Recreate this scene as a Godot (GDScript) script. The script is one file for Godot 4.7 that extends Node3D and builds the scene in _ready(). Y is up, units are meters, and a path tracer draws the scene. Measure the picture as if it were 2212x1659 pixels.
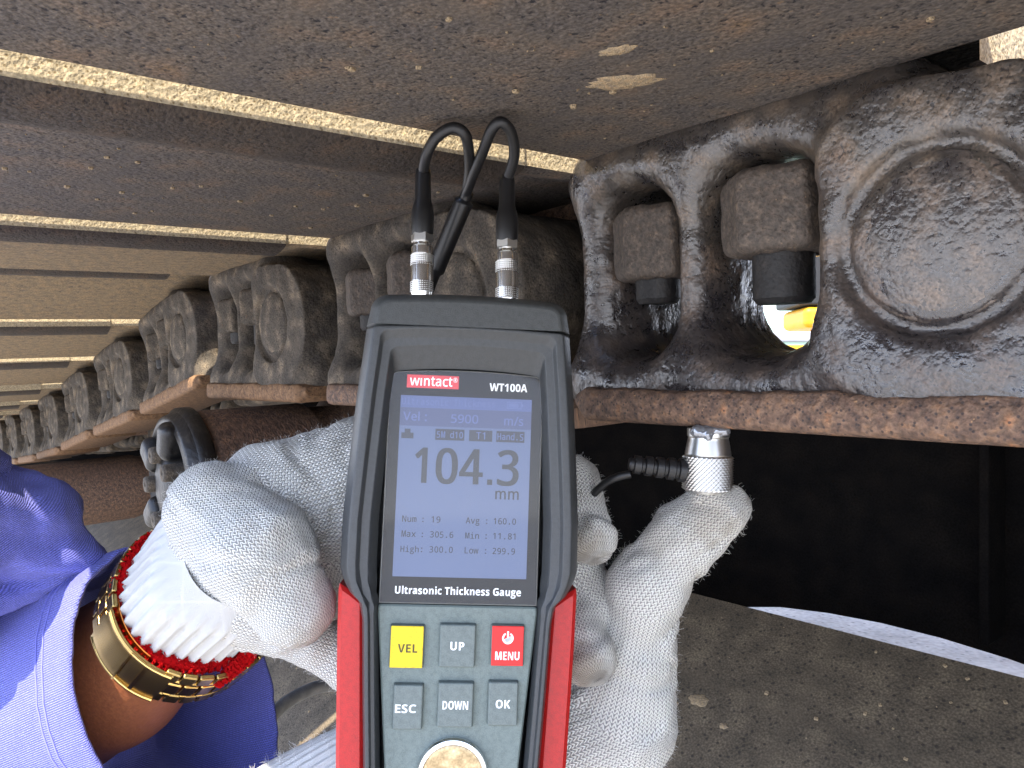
extends Node3D
# A worker's gloved hands hold a thickness gauge against the underside of a crawler track.

const HEIGHT := 0.75                       # the eye stands this high above the ground
const EYE := Vector3(0, HEIGHT, 0)
const K := 0.000609855                     # tangent per unit of the layout grid (2212 x 1659)
# the track: T runs into the machine, C along the chain (away from the eye), U up
const T := Vector3(0.7648, 0.055, -0.6420)
const C := Vector3(-0.643, 0.0, -0.766)
const PITCH := 0.216
const SHOE_OUT := 0.250                     # how far a shoe reaches outboard of the link
const PIN_HEIGHT := [0.0425, 0.0435, 0.0455, 0.0465, 0.0470, 0.012, -0.020, -0.054, -0.080, -0.102, -0.118, -0.126, -0.126]

var rng := RandomNumberGenerator.new()
var M := {}
var taken := {}

# ------------------------------------------------------------------ naming
func numbered(n: String) -> String:
	if not taken.has(n):
		taken[n] = 0
		return n
	taken[n] += 1
	return "%s_%03d" % [n, taken[n]]

func tag(o: Node, label: String, category: String, group := "") -> void:
	o.set_meta("label", label)
	o.set_meta("category", category)
	if group != "":
		o.set_meta("group", group)

func thing(called: String, label: String, category: String, at := Vector3.ZERO, basis_ := Basis.IDENTITY, group := "") -> Node3D:
	var o := Node3D.new()
	o.name = numbered(called)
	add_child(o)
	o.transform = Transform3D(basis_, at)
	tag(o, label, category, group)
	return o

func part(called: String, mesh: Mesh, mat: Material, parent: Node, at := Vector3.ZERO, basis_ := Basis.IDENTITY) -> MeshInstance3D:
	var o := MeshInstance3D.new()
	o.mesh = mesh
	o.material_override = mat
	o.transform = Transform3D(basis_, at)
	if parent == self:
		o.name = numbered(called)
		add_child(o)
	else:
		var n := 0
		for c in parent.get_children():
			if str(c.name) == called or (str(c.name).begins_with(called + "_") and str(c.name).length() == called.length() + 4 and str(c.name).right(3).is_valid_int()):
				n += 1
		o.name = called if n == 0 else "%s_%03d" % [called, n]
		parent.add_child(o, true)
	return o

func struct(called: String, mesh: Mesh, mat: Material, at := Vector3.ZERO) -> MeshInstance3D:
	var o := part(called, mesh, mat, self, at)
	o.set_meta("kind", "structure")
	return o

# a point of the place: grid column and row seen from the eye, at a distance in metres along the view
func P(x: float, y: float, d: float) -> Vector3:
	return EYE + Vector3((x - 1106.0) * K * d, (829.5 - y) * K * d, -d)

# ------------------------------------------------------------------ meshes
func mk(v: PackedVector3Array, n: PackedVector3Array, idx: PackedInt32Array, uv := PackedVector2Array(), col := PackedColorArray()) -> ArrayMesh:
	for t in range(0, idx.size(), 3):
		var a := idx[t]
		var b := idx[t + 1]
		var c := idx[t + 2]
		if (v[b] - v[a]).cross(v[c] - v[a]).dot(n[a] + n[b] + n[c]) > 0.0:
			idx[t + 1] = c
			idx[t + 2] = b
	var arr := []
	arr.resize(Mesh.ARRAY_MAX)
	arr[Mesh.ARRAY_VERTEX] = v
	arr[Mesh.ARRAY_NORMAL] = n
	arr[Mesh.ARRAY_INDEX] = idx
	if uv.size():
		arr[Mesh.ARRAY_TEX_UV] = uv
	if col.size():
		arr[Mesh.ARRAY_COLOR] = col
	var m := ArrayMesh.new()
	m.add_surface_from_arrays(Mesh.PRIMITIVE_TRIANGLES, arr)
	return m

func smooth_normals(v: PackedVector3Array, idx: PackedInt32Array) -> PackedVector3Array:
	var n := PackedVector3Array()
	n.resize(v.size())
	for t in range(0, idx.size(), 3):
		var a := idx[t]
		var b := idx[t + 1]
		var c := idx[t + 2]
		var k := (v[b] - v[a]).cross(v[c] - v[a])
		n[a] += k
		n[b] += k
		n[c] += k
	for i in n.size():
		n[i] = n[i].normalized()
	return n

# joins several ArrayMeshes into one
func joined(list: Array) -> ArrayMesh:
	var st := SurfaceTool.new()
	for e in list:
		st.append_from(e[0], 0, e[1] if e.size() > 1 else Transform3D.IDENTITY)
	return st.commit()

# rows of points; smooth; ends may be capped with fans
func grid(rows: Array, closed := true, cap0 := false, cap1 := false, uvs := Vector2.ZERO) -> ArrayMesh:
	var nr := rows.size()
	var nc: int = rows[0].size()
	var v := PackedVector3Array()
	var uv := PackedVector2Array()
	var idx := PackedInt32Array()
	var cols := nc + 1 if closed else nc
	var along := 0.0
	var vote := 0.0
	for r in nr:
		var row: PackedVector3Array = rows[r]
		if r > 0:
			along += (row[0] - rows[r - 1][0]).length()
		var round_ := 0.0
		for c in cols:
			if c > 0:
				round_ += (row[c % nc] - row[c - 1]).length()
			v.append(row[c % nc])
			uv.append(Vector2(round_, along) * uvs)
	for r in nr - 1:
		for c in cols - 1:
			var a := r * cols + c
			idx.append_array([a, a + 1, a + cols, a + 1, a + cols + 1, a + cols])
	var n := smooth_normals(v, idx)
	if closed:
		for r in nr:
			var s := (n[r * cols] + n[r * cols + nc]).normalized()
			n[r * cols] = s
			n[r * cols + nc] = s
	for r in nr:
		var mid := Vector3.ZERO
		for c in nc:
			mid += rows[r][c]
		mid /= nc
		for c in nc:
			vote += n[r * cols + c].dot((rows[r][c] - mid).normalized())
	if vote < 0.0 and closed:
		for i in n.size():
			n[i] = -n[i]
	for e in 2:
		if (e == 0 and cap0) or (e == 1 and cap1):
			var r := 0 if e == 0 else nr - 1
			var mid := Vector3.ZERO
			var other := Vector3.ZERO
			for c in nc:
				mid += rows[r][c]
				other += rows[1 if e == 0 else nr - 2][c]
			mid /= nc
			other /= nc
			var fn := Vector3.ZERO
			for c in nc:
				fn += (rows[r][c] - mid).cross(rows[r][(c + 1) % nc] - mid)
			fn = fn.normalized()
			if (mid - other).length() > 1e-7 and fn.dot(mid - other) < 0.0:
				fn = -fn
			var base := v.size()
			v.append(mid)
			n.append(fn)
			uv.append(Vector2.ZERO)
			for c in nc:
				v.append(rows[r][c])
				n.append(fn)
				uv.append(Vector2.ZERO)
			for c in nc:
				idx.append_array([base, base + 1 + c, base + 1 + (c + 1) % nc])
	return mk(v, n, idx, uv)

func frame_of(d: Vector3) -> Basis:
	var y := d.normalized()
	var x := y.cross(Vector3(0.13, 0.31, 0.94)).normalized()
	return Basis(x, y, x.cross(y))

# pipe along points with a radius each
func tube(pts: Array, radii: Array, sides := 14, caps := true) -> ArrayMesh:
	var rows := []
	var x := Vector3.ZERO
	for i in pts.size():
		var d: Vector3 = (pts[mini(i + 1, pts.size() - 1)] - pts[maxi(i - 1, 0)]).normalized()
		if i == 0:
			x = frame_of(d).x
		x = (x - d * x.dot(d)).normalized()
		var z := x.cross(d)
		var row := PackedVector3Array()
		for k in sides:
			var a := TAU * k / sides
			row.append(pts[i] + (x * cos(a) + z * sin(a)) * radii[i])
		rows.append(row)
	return grid(rows, true, caps, caps)

func curve(pts: Array, n: int) -> Array:
	var out := []
	for i in n + 1:
		var f := float(i) / n * (pts.size() - 1)
		var k := mini(int(f), pts.size() - 2)
		var p0: Vector3 = pts[maxi(k - 1, 0)]
		var p3: Vector3 = pts[mini(k + 2, pts.size() - 1)]
		out.append(pts[k].cubic_interpolate(pts[k + 1], p0, p3, f - k))
	return out

# profile of (radius, height) turned round y; "waves" cuts a knurl
func lathe(prof: Array, sides := 40, cap0 := true, cap1 := true) -> ArrayMesh:
	var rows := []
	for p in prof:
		var row := PackedVector3Array()
		for k in sides:
			var a := TAU * k / sides
			row.append(Vector3(cos(a) * p.x, p.y, sin(a) * p.x))
		rows.append(row)
	return grid(rows, true, cap0, cap1)

# lathe whose corners stay sharp: each straight piece of the profile is its own strip
func turned(prof: Array, sides := 40) -> ArrayMesh:
	var list := []
	for i in prof.size() - 1:
		var p: Vector2 = prof[i]
		var q: Vector2 = prof[i + 1]
		var v := PackedVector3Array()
		var n := PackedVector3Array()
		var idx := PackedInt32Array()
		var d := (q - p).normalized()
		for k in sides + 1:
			var a := TAU * k / sides
			var r := Vector3(cos(a), 0, sin(a))
			var nn := r * d.y + Vector3.UP * -d.x
			for e in [p, q]:
				v.append(r * e.x + Vector3.UP * e.y)
				n.append(nn)
			if k < sides:
				var b := k * 2
				idx.append_array([b, b + 1, b + 2, b + 1, b + 3, b + 2])
		list.append([mk(v, n, idx)])
	return joined(list)

# box with rounded edges; taper shrinks the +z face
func rbox(size: Vector3, r: float, steps := 3, taper := 1.0) -> ArrayMesh:
	var h := size / 2.0
	r = minf(r, minf(h.x, minf(h.y, h.z)))
	var list := []
	for axis in 3:
		for s in [-1.0, 1.0]:
			var ua := (axis + 1) % 3
			var va := (axis + 2) % 3
			var cu := _steps(h[ua], r, steps)
			var cv := _steps(h[va], r, steps)
			var v := PackedVector3Array()
			var n := PackedVector3Array()
			var idx := PackedInt32Array()
			for a in cu:
				for b in cv:
					var q := Vector3.ZERO
					q[axis] = h[axis] * s
					q[ua] = a
					q[va] = b
					var inner := q.clamp(-h + Vector3.ONE * r, h - Vector3.ONE * r)
					var nn := (q - inner).normalized()
					var p := inner + nn * r
					if taper != 1.0:
						var f := lerpf(1.0, taper, (p.z + h.z) / size.z)
						p.x *= f
						p.y *= f
					v.append(p)
					n.append(nn)
			var w := cv.size()
			for a in cu.size() - 1:
				for b in w - 1:
					var i := a * w + b
					idx.append_array([i, i + 1, i + w, i + 1, i + w + 1, i + w])
			list.append([mk(v, n, idx)])
	return joined(list)

func _steps(h: float, r: float, k: int) -> PackedFloat32Array:
	var out := PackedFloat32Array()
	for i in k + 1:
		out.append(-h + r * (1.0 - tan((1.0 - float(i) / k) * PI / 4.0)))
	for i in k + 1:
		out.append(h - r * (1.0 - tan(float(i) / k * PI / 4.0)))
	return out

# flat-sided prism of a polygon in x,y between two z, edges bevelled by b
func prism(poly: PackedVector2Array, z0: float, z1: float, b := 0.0) -> ArrayMesh:
	var list := []
	var nc := poly.size()
	var inner := PackedVector2Array()
	var area := 0.0
	for i in nc:
		area += poly[i].cross(poly[(i + 1) % nc])
	for i in nc:
		var d0 := (poly[i] - poly[(i + nc - 1) % nc]).normalized()
		var d1 := (poly[(i + 1) % nc] - poly[i]).normalized()
		var nrm := (Vector2(-d0.y, d0.x) + Vector2(-d1.y, d1.x)) * signf(area)
		nrm = nrm.normalized() / maxf(0.4, cos(d0.angle_to(d1) / 2.0))
		inner.append(poly[i] + nrm * b)
	var levels := [[poly, z0], [poly, z1 - b]] if b == 0.0 else [[inner, z0], [poly, z0 + b], [poly, z1 - b], [inner, z1]]
	for l in levels.size() - 1:
		var v := PackedVector3Array()
		var n := PackedVector3Array()
		var idx := PackedInt32Array()
		for i in nc:
			var j := (i + 1) % nc
			var a := Vector3(levels[l][0][i].x, levels[l][0][i].y, levels[l][1])
			var c := Vector3(levels[l][0][j].x, levels[l][0][j].y, levels[l][1])
			var d := Vector3(levels[l + 1][0][i].x, levels[l + 1][0][i].y, levels[l + 1][1])
			var e := Vector3(levels[l + 1][0][j].x, levels[l + 1][0][j].y, levels[l + 1][1])
			var nn := (c - a).cross(d - a).normalized() * signf(area)
			var s := v.size()
			v.append_array([a, c, d, e])
			n.append_array([nn, nn, nn, nn])
			idx.append_array([s, s + 1, s + 2, s + 1, s + 3, s + 2])
		list.append([mk(v, n, idx)])
	var face: PackedVector2Array = inner if b > 0.0 else poly
	var tri := Geometry2D.triangulate_polygon(face)
	for z in [z0, z1]:
		var v := PackedVector3Array()
		var n := PackedVector3Array()
		for p in face:
			v.append(Vector3(p.x, p.y, z))
			n.append(Vector3(0, 0, -1 if z == z0 else 1) * signf(z1 - z0))
		list.append([mk(v, n, tri.duplicate())])
	return joined(list)

func rounded_rect(w: float, h: float, r: float, k := 4) -> PackedVector2Array:
	var out := PackedVector2Array()
	for q in 4:
		var c := Vector2((w / 2 - r) * [1, -1, -1, 1][q], (h / 2 - r) * [1, 1, -1, -1][q])
		for i in k + 1:
			var a := PI / 2 * (q + float(i) / k)
			out.append(c + Vector2(cos(a), sin(a)) * r)
	return out

# surface nets over a distance field; blocks far from the surface are skipped
func nets(lo: Vector3, hi: Vector3, h: float, f: Callable) -> Array:
	var bn := Vector3i(((hi - lo) / (h * 4.0)).ceil())
	var nx := bn.x * 4 + 1
	var ny := bn.y * 4 + 1
	var nz := bn.z * 4 + 1
	var g := PackedFloat32Array()
	g.resize(nx * ny * nz)
	g.fill(9.0)
	var reach := h * 2.0 * sqrt(3.0) * 1.25 + h
	var active := []
	for bz in bn.z:
		for by in bn.y:
			for bx in bn.x:
				var m: float = f.call(lo + Vector3(bx * 4 + 2, by * 4 + 2, bz * 4 + 2) * h)
				var on := absf(m) < reach
				if on:
					active.append(Vector3i(bx, by, bz))
				for z in range(bz * 4, bz * 4 + (5 if bz == bn.z - 1 else 4)):
					for y in range(by * 4, by * 4 + (5 if by == bn.y - 1 else 4)):
						var row := (z * ny + y) * nx
						for x in range(bx * 4, bx * 4 + (5 if bx == bn.x - 1 else 4)):
							g[row + x] = f.call(lo + Vector3(x, y, z) * h) if on else signf(m) * 9.0
	var v := PackedVector3Array()
	var at := PackedInt32Array()
	at.resize(nx * ny * nz)
	at.fill(-1)
	var off := PackedInt32Array([0, 1, nx, nx + 1, nx * ny, nx * ny + 1, nx * ny + nx, nx * ny + nx + 1])
	var e0 := [0, 2, 4, 6, 0, 1, 4, 5, 0, 1, 2, 3]
	var e1 := [1, 3, 5, 7, 2, 3, 6, 7, 4, 5, 6, 7]
	var s := PackedFloat32Array()
	s.resize(8)
	for b in active:
		for z in range(b.z * 4, b.z * 4 + 4):
			for y in range(b.y * 4, b.y * 4 + 4):
				for x in range(b.x * 4, b.x * 4 + 4):
					var i := (z * ny + y) * nx + x
					var neg := 0
					for k in 8:
						s[k] = g[i + off[k]]
						if s[k] < 0.0:
							neg += 1
					if neg == 0 or neg == 8:
						continue
					var sum := Vector3.ZERO
					var cnt := 0
					for k in 12:
						var a := s[e0[k]]
						var c := s[e1[k]]
						if (a < 0.0) != (c < 0.0):
							var t := clampf(a / (a - c), 0.0, 1.0)
							var pa := Vector3(e0[k] & 1, (e0[k] >> 1) & 1, (e0[k] >> 2) & 1)
							var pb := Vector3(e1[k] & 1, (e1[k] >> 1) & 1, (e1[k] >> 2) & 1)
							sum += pa.lerp(pb, t)
							cnt += 1
					at[i] = v.size()
					v.append(lo + (Vector3(x, y, z) + sum / cnt) * h)
	var idx := PackedInt32Array()
	var step := [1, nx, nx * ny]
	for b in active:
		for z in range(maxi(b.z * 4, 1), b.z * 4 + 4):
			for y in range(maxi(b.y * 4, 1), b.y * 4 + 4):
				for x in range(maxi(b.x * 4, 1), b.x * 4 + 4):
					var i := (z * ny + y) * nx + x
					var inside := g[i] < 0.0
					for ax in 3:
						if inside == (g[i + step[ax]] < 0.0):
							continue
						var u: int = step[(ax + 1) % 3]
						var w: int = step[(ax + 2) % 3]
						var q0 := at[i]
						var q1 := at[i - u]
						var q2 := at[i - u - w]
						var q3 := at[i - w]
						if q0 < 0 or q1 < 0 or q2 < 0 or q3 < 0:
							continue
						if inside:
							idx.append_array([q0, q1, q2, q0, q2, q3])
						else:
							idx.append_array([q0, q2, q1, q0, q3, q2])
	return [v, idx]

func net_mesh(r: Array) -> ArrayMesh:
	return mk(r[0], smooth_normals(r[0], r[1]), r[1])

func smin(a: float, b: float, k: float) -> float:
	var h := maxf(k - absf(a - b), 0.0) / k
	return minf(a, b) - h * h * k * 0.25

func capsule(p: Vector3, a: Vector3, b: Vector3, ra: float, rb: float) -> float:
	var ba := b - a
	var h := clampf((p - a).dot(ba) / ba.length_squared(), 0.0, 1.0)
	return (p - a - ba * h).length() - lerpf(ra, rb, h)

func box_d(p: Vector3, h: Vector3, r: float) -> float:
	var q := p.abs() - h + Vector3.ONE * r
	return q.max(Vector3.ZERO).length() + minf(maxf(q.x, maxf(q.y, q.z)), 0.0) - r

# ------------------------------------------------------------------ textures
func noise_bytes(n: int, freq: float, seed_: int, octaves := 4, type := FastNoiseLite.TYPE_SIMPLEX_SMOOTH, gain := 0.5) -> PackedByteArray:
	var f := FastNoiseLite.new()
	f.noise_type = type
	f.seed = seed_
	f.frequency = freq
	f.fractal_octaves = octaves
	f.fractal_gain = gain
	if type == FastNoiseLite.TYPE_CELLULAR:
		f.fractal_type = FastNoiseLite.FRACTAL_NONE
	var im := f.get_seamless_image(n, n, false, false, 0.15)
	im.convert(Image.FORMAT_L8)
	return im.get_data()

func to_tex(n: int, data: PackedByteArray, fmt := Image.FORMAT_RGB8) -> ImageTexture:
	return ImageTexture.create_from_image(Image.create_from_data(n, n, false, fmt, data))

# blends colours along noise a (stops of [t, Color]); b = dark specks, c = pale specks
func albedo_tex(n: int, a: PackedByteArray, stops: Array, grain: PackedByteArray, grain_amount: float, b: PackedByteArray, b_at: int, b_col: Color, c: PackedByteArray, c_at: int, c_col: Color) -> ImageTexture:
	var lut := PackedColorArray()
	for i in 256:
		var t := i / 255.0
		var col: Color = stops[0][1]
		for s in stops.size() - 1:
			if t >= stops[s][0]:
				col = stops[s][1].lerp(stops[s + 1][1], clampf((t - stops[s][0]) / (stops[s + 1][0] - stops[s][0]), 0, 1))
		lut.append(col)
	var out := PackedByteArray()
	out.resize(n * n * 3)
	for i in n * n:
		var col := lut[a[i]]
		var k := 1.0 + (grain[i] / 127.5 - 1.0) * grain_amount
		col = Color(col.r * k, col.g * k, col.b * k)
		if b[i] < b_at + 14:
			col = col.lerp(b_col, clampf((b_at + 14 - b[i]) / 14.0, 0, 1) * b_col.a)
		if c[i] > c_at:
			col = col.lerp(c_col, clampf((c[i] - c_at) / 12.0, 0, 1) * c_col.a)
		out[i * 3] = clampi(int(col.r * 255), 0, 255)
		out[i * 3 + 1] = clampi(int(col.g * 255), 0, 255)
		out[i * 3 + 2] = clampi(int(col.b * 255), 0, 255)
	return to_tex(n, out)

func mix_tex(n: int, layers: Array) -> ImageTexture:
	var out := PackedByteArray()
	out.resize(n * n)
	for i in n * n:
		var s := 0.0
		for l in layers:
			s += l[0][i] * l[1]
		out[i] = clampi(int(s), 0, 255)
	return to_tex(n, out, Image.FORMAT_L8)

func mat(name_: String, col: Color, rough := 0.6, metal := 0.0, spec := 0.5) -> StandardMaterial3D:
	var m := StandardMaterial3D.new()
	m.resource_name = name_
	m.albedo_color = col
	m.roughness = rough
	m.metallic = metal
	m.metallic_specular = spec
	M[name_] = m
	return m

# world-size tiling over all three planes, in the object's own axes
func clad(m: StandardMaterial3D, period: float, albedo: Texture2D, height: Texture2D = null, depth_mm := 0.0, rough: Texture2D = null) -> StandardMaterial3D:
	m.uv1_triplanar = true
	m.uv1_triplanar_sharpness = 4.0
	m.uv1_scale = Vector3.ONE / period
	m.albedo_texture = albedo
	if height:
		m.heightmap_enabled = true
		m.heightmap_texture = height
		m.heightmap_scale = depth_mm * 0.1
	if rough:
		m.roughness_texture = rough
	return m

func make_materials() -> void:
	var N := 512
	var big := noise_bytes(N, 0.008, 1, 4)
	var mid := noise_bytes(N, 0.025, 2, 4)
	var fine := noise_bytes(N, 0.12, 3, 3)
	var fine2 := noise_bytes(N, 0.06, 4, 4, FastNoiseLite.TYPE_SIMPLEX_SMOOTH, 0.65)
	var cell := noise_bytes(N, 0.06, 5, 1, FastNoiseLite.TYPE_CELLULAR)
	var cell2 := noise_bytes(N, 0.03, 6, 1, FastNoiseLite.TYPE_CELLULAR)
	var lump := noise_bytes(N, 0.045, 7, 3)
	# the inner faces of the shoes: brown grey, pitted
	var shoe_h := mix_tex(N, [[fine2, 0.45], [cell, 0.25], [mid, 0.3]])
	var shoe_a := albedo_tex(N, big, [[0.0, Color(0.39, 0.365, 0.355)], [0.35, Color(0.425, 0.392, 0.368)], [0.6, Color(0.455, 0.412, 0.375)], [0.85, Color(0.50, 0.43, 0.375)], [1.0, Color(0.55, 0.46, 0.37)]], fine, 0.30, fine2, 62, Color(0.14, 0.13, 0.15, 0.9), lump, 212, Color(0.66, 0.54, 0.42, 0.7))
	clad(mat("shoe", Color(0.79, 0.79, 0.785), 0.75, 0.0, 0.4), 0.10, shoe_a, shoe_h, 0.9)
	# dusty shoes farther along
	var tan_a := albedo_tex(N, mid, [[0.0, Color(0.46, 0.41, 0.35)], [0.5, Color(0.58, 0.51, 0.40)], [1.0, Color(0.66, 0.55, 0.41)]], fine, 0.22, fine2, 50, Color(0.22, 0.19, 0.17, 0.8), lump, 220, Color(0.7, 0.6, 0.46, 0.7))
	clad(mat("dusty_shoe", Color(0.86, 0.86, 0.88), 0.85, 0.0, 0.3), 0.12, tan_a, shoe_h, 0.7)
	# sand stuck to edges
	var sand_a := albedo_tex(N, mid, [[0.0, Color(0.60, 0.555, 0.46)], [0.5, Color(0.68, 0.63, 0.53)], [0.8, Color(0.73, 0.67, 0.55)], [1.0, Color(0.75, 0.61, 0.40)]], fine2, 0.25, cell, 30, Color(0.42, 0.36, 0.26, 0.7), lump, 230, Color(0.8, 0.74, 0.6, 0.7))
	clad(mat("sand", Color(1, 1, 1), 0.9, 0.0, 0.3), 0.06, sand_a, mix_tex(N, [[fine2, 0.6], [cell, 0.4]]), 0.45)
	# darker mixes of the shoe colour for the bends
	clad(mat("dirt", Color(0.62, 0.60, 0.55), 0.85, 0.0, 0.3), 0.09, shoe_a, shoe_h, 1.0)
	clad(mat("shade_steel", Color(0.58, 0.56, 0.54), 0.75, 0.0, 0.4), 0.08, shoe_a, shoe_h, 0.8)  # shade under the curled lips is put into this colour
	# oily forged steel of the near links
	var worm := noise_bytes(N, 0.035, 11, 2)
	var link_h := mix_tex(N, [[worm, 0.45], [fine2, 0.35], [cell2, 0.2]])
	var link_a := albedo_tex(N, big, [[0.0, Color(0.20, 0.19, 0.20)], [0.4, Color(0.27, 0.25, 0.24)], [0.65, Color(0.36, 0.32, 0.29)], [1.0, Color(0.44, 0.37, 0.31)]], fine, 0.30, fine2, 70, Color(0.12, 0.11, 0.12, 0.8), lump, 214, Color(0.52, 0.45, 0.37, 0.6))
	var link_r := mix_tex(N, [[big, 0.55], [fine2, 0.35], [worm, 0.25]])
	clad(mat("oily_steel", Color(1, 1, 1), 0.62, 0.0, 0.8), 0.07, link_a, link_h, 0.6, link_r)
	# dusty forged steel
	var dust_a := albedo_tex(N, big, [[0.0, Color(0.24, 0.225, 0.21)], [0.5, Color(0.32, 0.295, 0.265)], [0.75, Color(0.42, 0.38, 0.33)], [1.0, Color(0.54, 0.48, 0.40)]], fine, 0.26, fine2, 62, Color(0.18, 0.17, 0.16, 0.8), lump, 226, Color(0.55, 0.30, 0.18, 0.6))
	M.oily_steel.vertex_color_use_as_albedo = true
	clad(mat("dusty_steel", Color(1, 1, 1), 0.85, 0.0, 0.35), 0.09, dust_a, link_h, 0.9)
	# rusty running rail
	var rust_a := albedo_tex(N, mid, [[0.0, Color(0.26, 0.20, 0.17)], [0.35, Color(0.38, 0.28, 0.22)], [0.6, Color(0.45, 0.34, 0.265)], [0.8, Color(0.50, 0.36, 0.26)], [1.0, Color(0.58, 0.38, 0.25)]], fine2, 0.30, cell, 24, Color(0.16, 0.13, 0.13, 0.7), lump, 216, Color(0.70, 0.52, 0.36, 0.8))
	clad(mat("rust", Color(0.94, 0.98, 1.02), 0.75, 0.0, 0.5), 0.08, rust_a, mix_tex(N, [[fine2, 0.6], [mid, 0.4]]), 0.9)
	clad(mat("pale_rust", Color(0.80, 0.82, 0.84), 0.8, 0.0, 0.4), 0.10, albedo_tex(N, mid, [[0.0, Color(0.44, 0.33, 0.25)], [0.5, Color(0.57, 0.43, 0.31)], [1.0, Color(0.66, 0.50, 0.36)]], fine2, 0.25, cell, 22, Color(0.3, 0.22, 0.18, 0.7), lump, 222, Color(0.78, 0.72, 0.66, 0.8)), shoe_h, 0.7)
	# nuts: brown grey
	clad(mat("nut", Color(1, 0.98, 0.96), 0.7, 0.0, 0.5), 0.05, albedo_tex(N, mid, [[0.0, Color(0.23, 0.21, 0.195)], [0.6, Color(0.31, 0.28, 0.255)], [1.0, Color(0.41, 0.36, 0.31)]], fine2, 0.3, cell, 18, Color(0.2, 0.18, 0.17, 0.7), lump, 220, Color(0.56, 0.46, 0.36, 0.7)), link_h, 0.7)
	clad(mat("bolt", Color(0.36, 0.37, 0.40), 0.6, 0.0, 0.5), 0.05, link_a, link_h, 0.4)
	# frame plates below: dark, sandy specks
	var plate_a := albedo_tex(N, big, [[0.0, Color(0.31, 0.28, 0.235)], [0.5, Color(0.375, 0.335, 0.28)], [1.0, Color(0.44, 0.395, 0.325)]], fine, 0.30, cell2, 20, Color(0.2, 0.18, 0.16, 0.7), lump, 232, Color(0.62, 0.55, 0.45, 0.8))
	clad(mat("plate", Color(1, 1, 1), 0.7, 0.0, 0.4), 0.16, plate_a, shoe_h, 0.6)
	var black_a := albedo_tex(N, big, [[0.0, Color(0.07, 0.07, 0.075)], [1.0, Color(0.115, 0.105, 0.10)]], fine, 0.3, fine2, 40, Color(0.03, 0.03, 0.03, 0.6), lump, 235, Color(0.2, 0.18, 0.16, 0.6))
	clad(mat("shade_black_paint", Color(1, 1, 1), 0.95, 0.0, 0.12), 0.25, black_a, shoe_h, 0.3)  # near-black paint; the shade of the machine cavity is put into its colour
	clad(mat("hub_paint", Color(2.6, 2.5, 2.4) / 2.6, 0.45, 0.0, 0.5), 0.12, albedo_tex(N, mid, [[0.0, Color(0.07, 0.07, 0.075)], [0.6, Color(0.11, 0.11, 0.112)], [1.0, Color(0.27, 0.255, 0.23)]], fine2, 0.3, cell, 10, Color(0.05, 0.05, 0.05, 0.6), lump, 216, Color(0.48, 0.44, 0.38, 0.8)), link_h, 0.6)
	var conc_a := albedo_tex(N, big, [[0.0, Color(0.60, 0.59, 0.57)], [0.5, Color(0.68, 0.67, 0.65)], [1.0, Color(0.74, 0.73, 0.70)]], fine, 0.10, cell, 14, Color(0.42, 0.41, 0.4, 0.6), lump, 225, Color(0.5, 0.48, 0.45, 0.6))
	clad(mat("concrete", Color(1, 1, 1), 0.9, 0.0, 0.3), 1.4, conc_a)
	# gauge plastics
	var soft := mix_tex(N, [[fine, 0.6], [noise_bytes(N, 0.3, 21, 2), 0.4]])
	var wear := albedo_tex(N, mid, [[0.0, Color(0.86, 0.86, 0.86)], [0.5, Color(0.95, 0.95, 0.95)], [1.0, Color(1, 1, 1)]], fine, 0.10, cell, 2, Color(0.8, 0.8, 0.8, 0.3), lump, 224, Color(1, 1, 0.97, 0.6))
	clad(mat("rubber", Color(0.225, 0.235, 0.24), 0.42, 0.0, 0.5), 0.03, wear, soft, 0.05)
	clad(mat("cap_rubber", Color(0.27, 0.28, 0.28), 0.5, 0.0, 0.45), 0.03, wear, soft, 0.06)
	clad(mat("red_rubber", Color(0.72, 0.10, 0.09), 0.45), 0.03, wear, soft, 0.06)
	clad(mat("keypad", Color(0.44, 0.485, 0.465), 0.6), 0.03, wear, soft, 0.05)
	clad(mat("key_grey", Color(0.42, 0.46, 0.445), 0.5), 0.03, wear, soft, 0.04)
	clad(mat("key_yellow", Color(0.93, 0.80, 0.05), 0.5), 0.02, wear)
	mat("key_red", Color(0.82, 0.12, 0.11), 0.5)
	mat("print_white", Color(0.93, 0.94, 0.94), 0.5)
	mat("print_olive", Color(0.25, 0.23, 0.05), 0.5)
	mat("bezel_black", Color(0.075, 0.08, 0.085), 0.5, 0.0, 0.2)
	mat("bezel_edge", Color(0.45, 0.45, 0.43), 0.5)
	mat("logo_red", Color(0.80, 0.13, 0.17), 0.4)
	for e in [["lcd", Color(0.285, 0.345, 0.475), 0.012], ["lcd_dim", Color(0.22, 0.26, 0.40), 0.008], ["lcd_head", Color(0.25, 0.31, 0.49), 0.012]]:
		var l := mat(e[0], e[1], 0.5)
		l.emission_enabled = true
		l.emission = e[1]
		l.emission_energy_multiplier = e[2]
	mat("lcd_ink", Color(0.11, 0.13, 0.16), 0.6)
	mat("lcd_box", Color(0.15, 0.17, 0.22), 0.6)
	mat("lcd_pale", Color(0.30, 0.36, 0.54), 0.6)
	var gl := mat("glass", Color(1, 1, 1, 0.04), 0.04, 0.0, 0.32)
	gl.transparency = BaseMaterial3D.TRANSPARENCY_ALPHA
	mat("chrome", Color(0.86, 0.86, 0.85), 0.16, 1.0)
	mat("satin_steel", Color(0.80, 0.80, 0.79), 0.32, 1.0)
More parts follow.
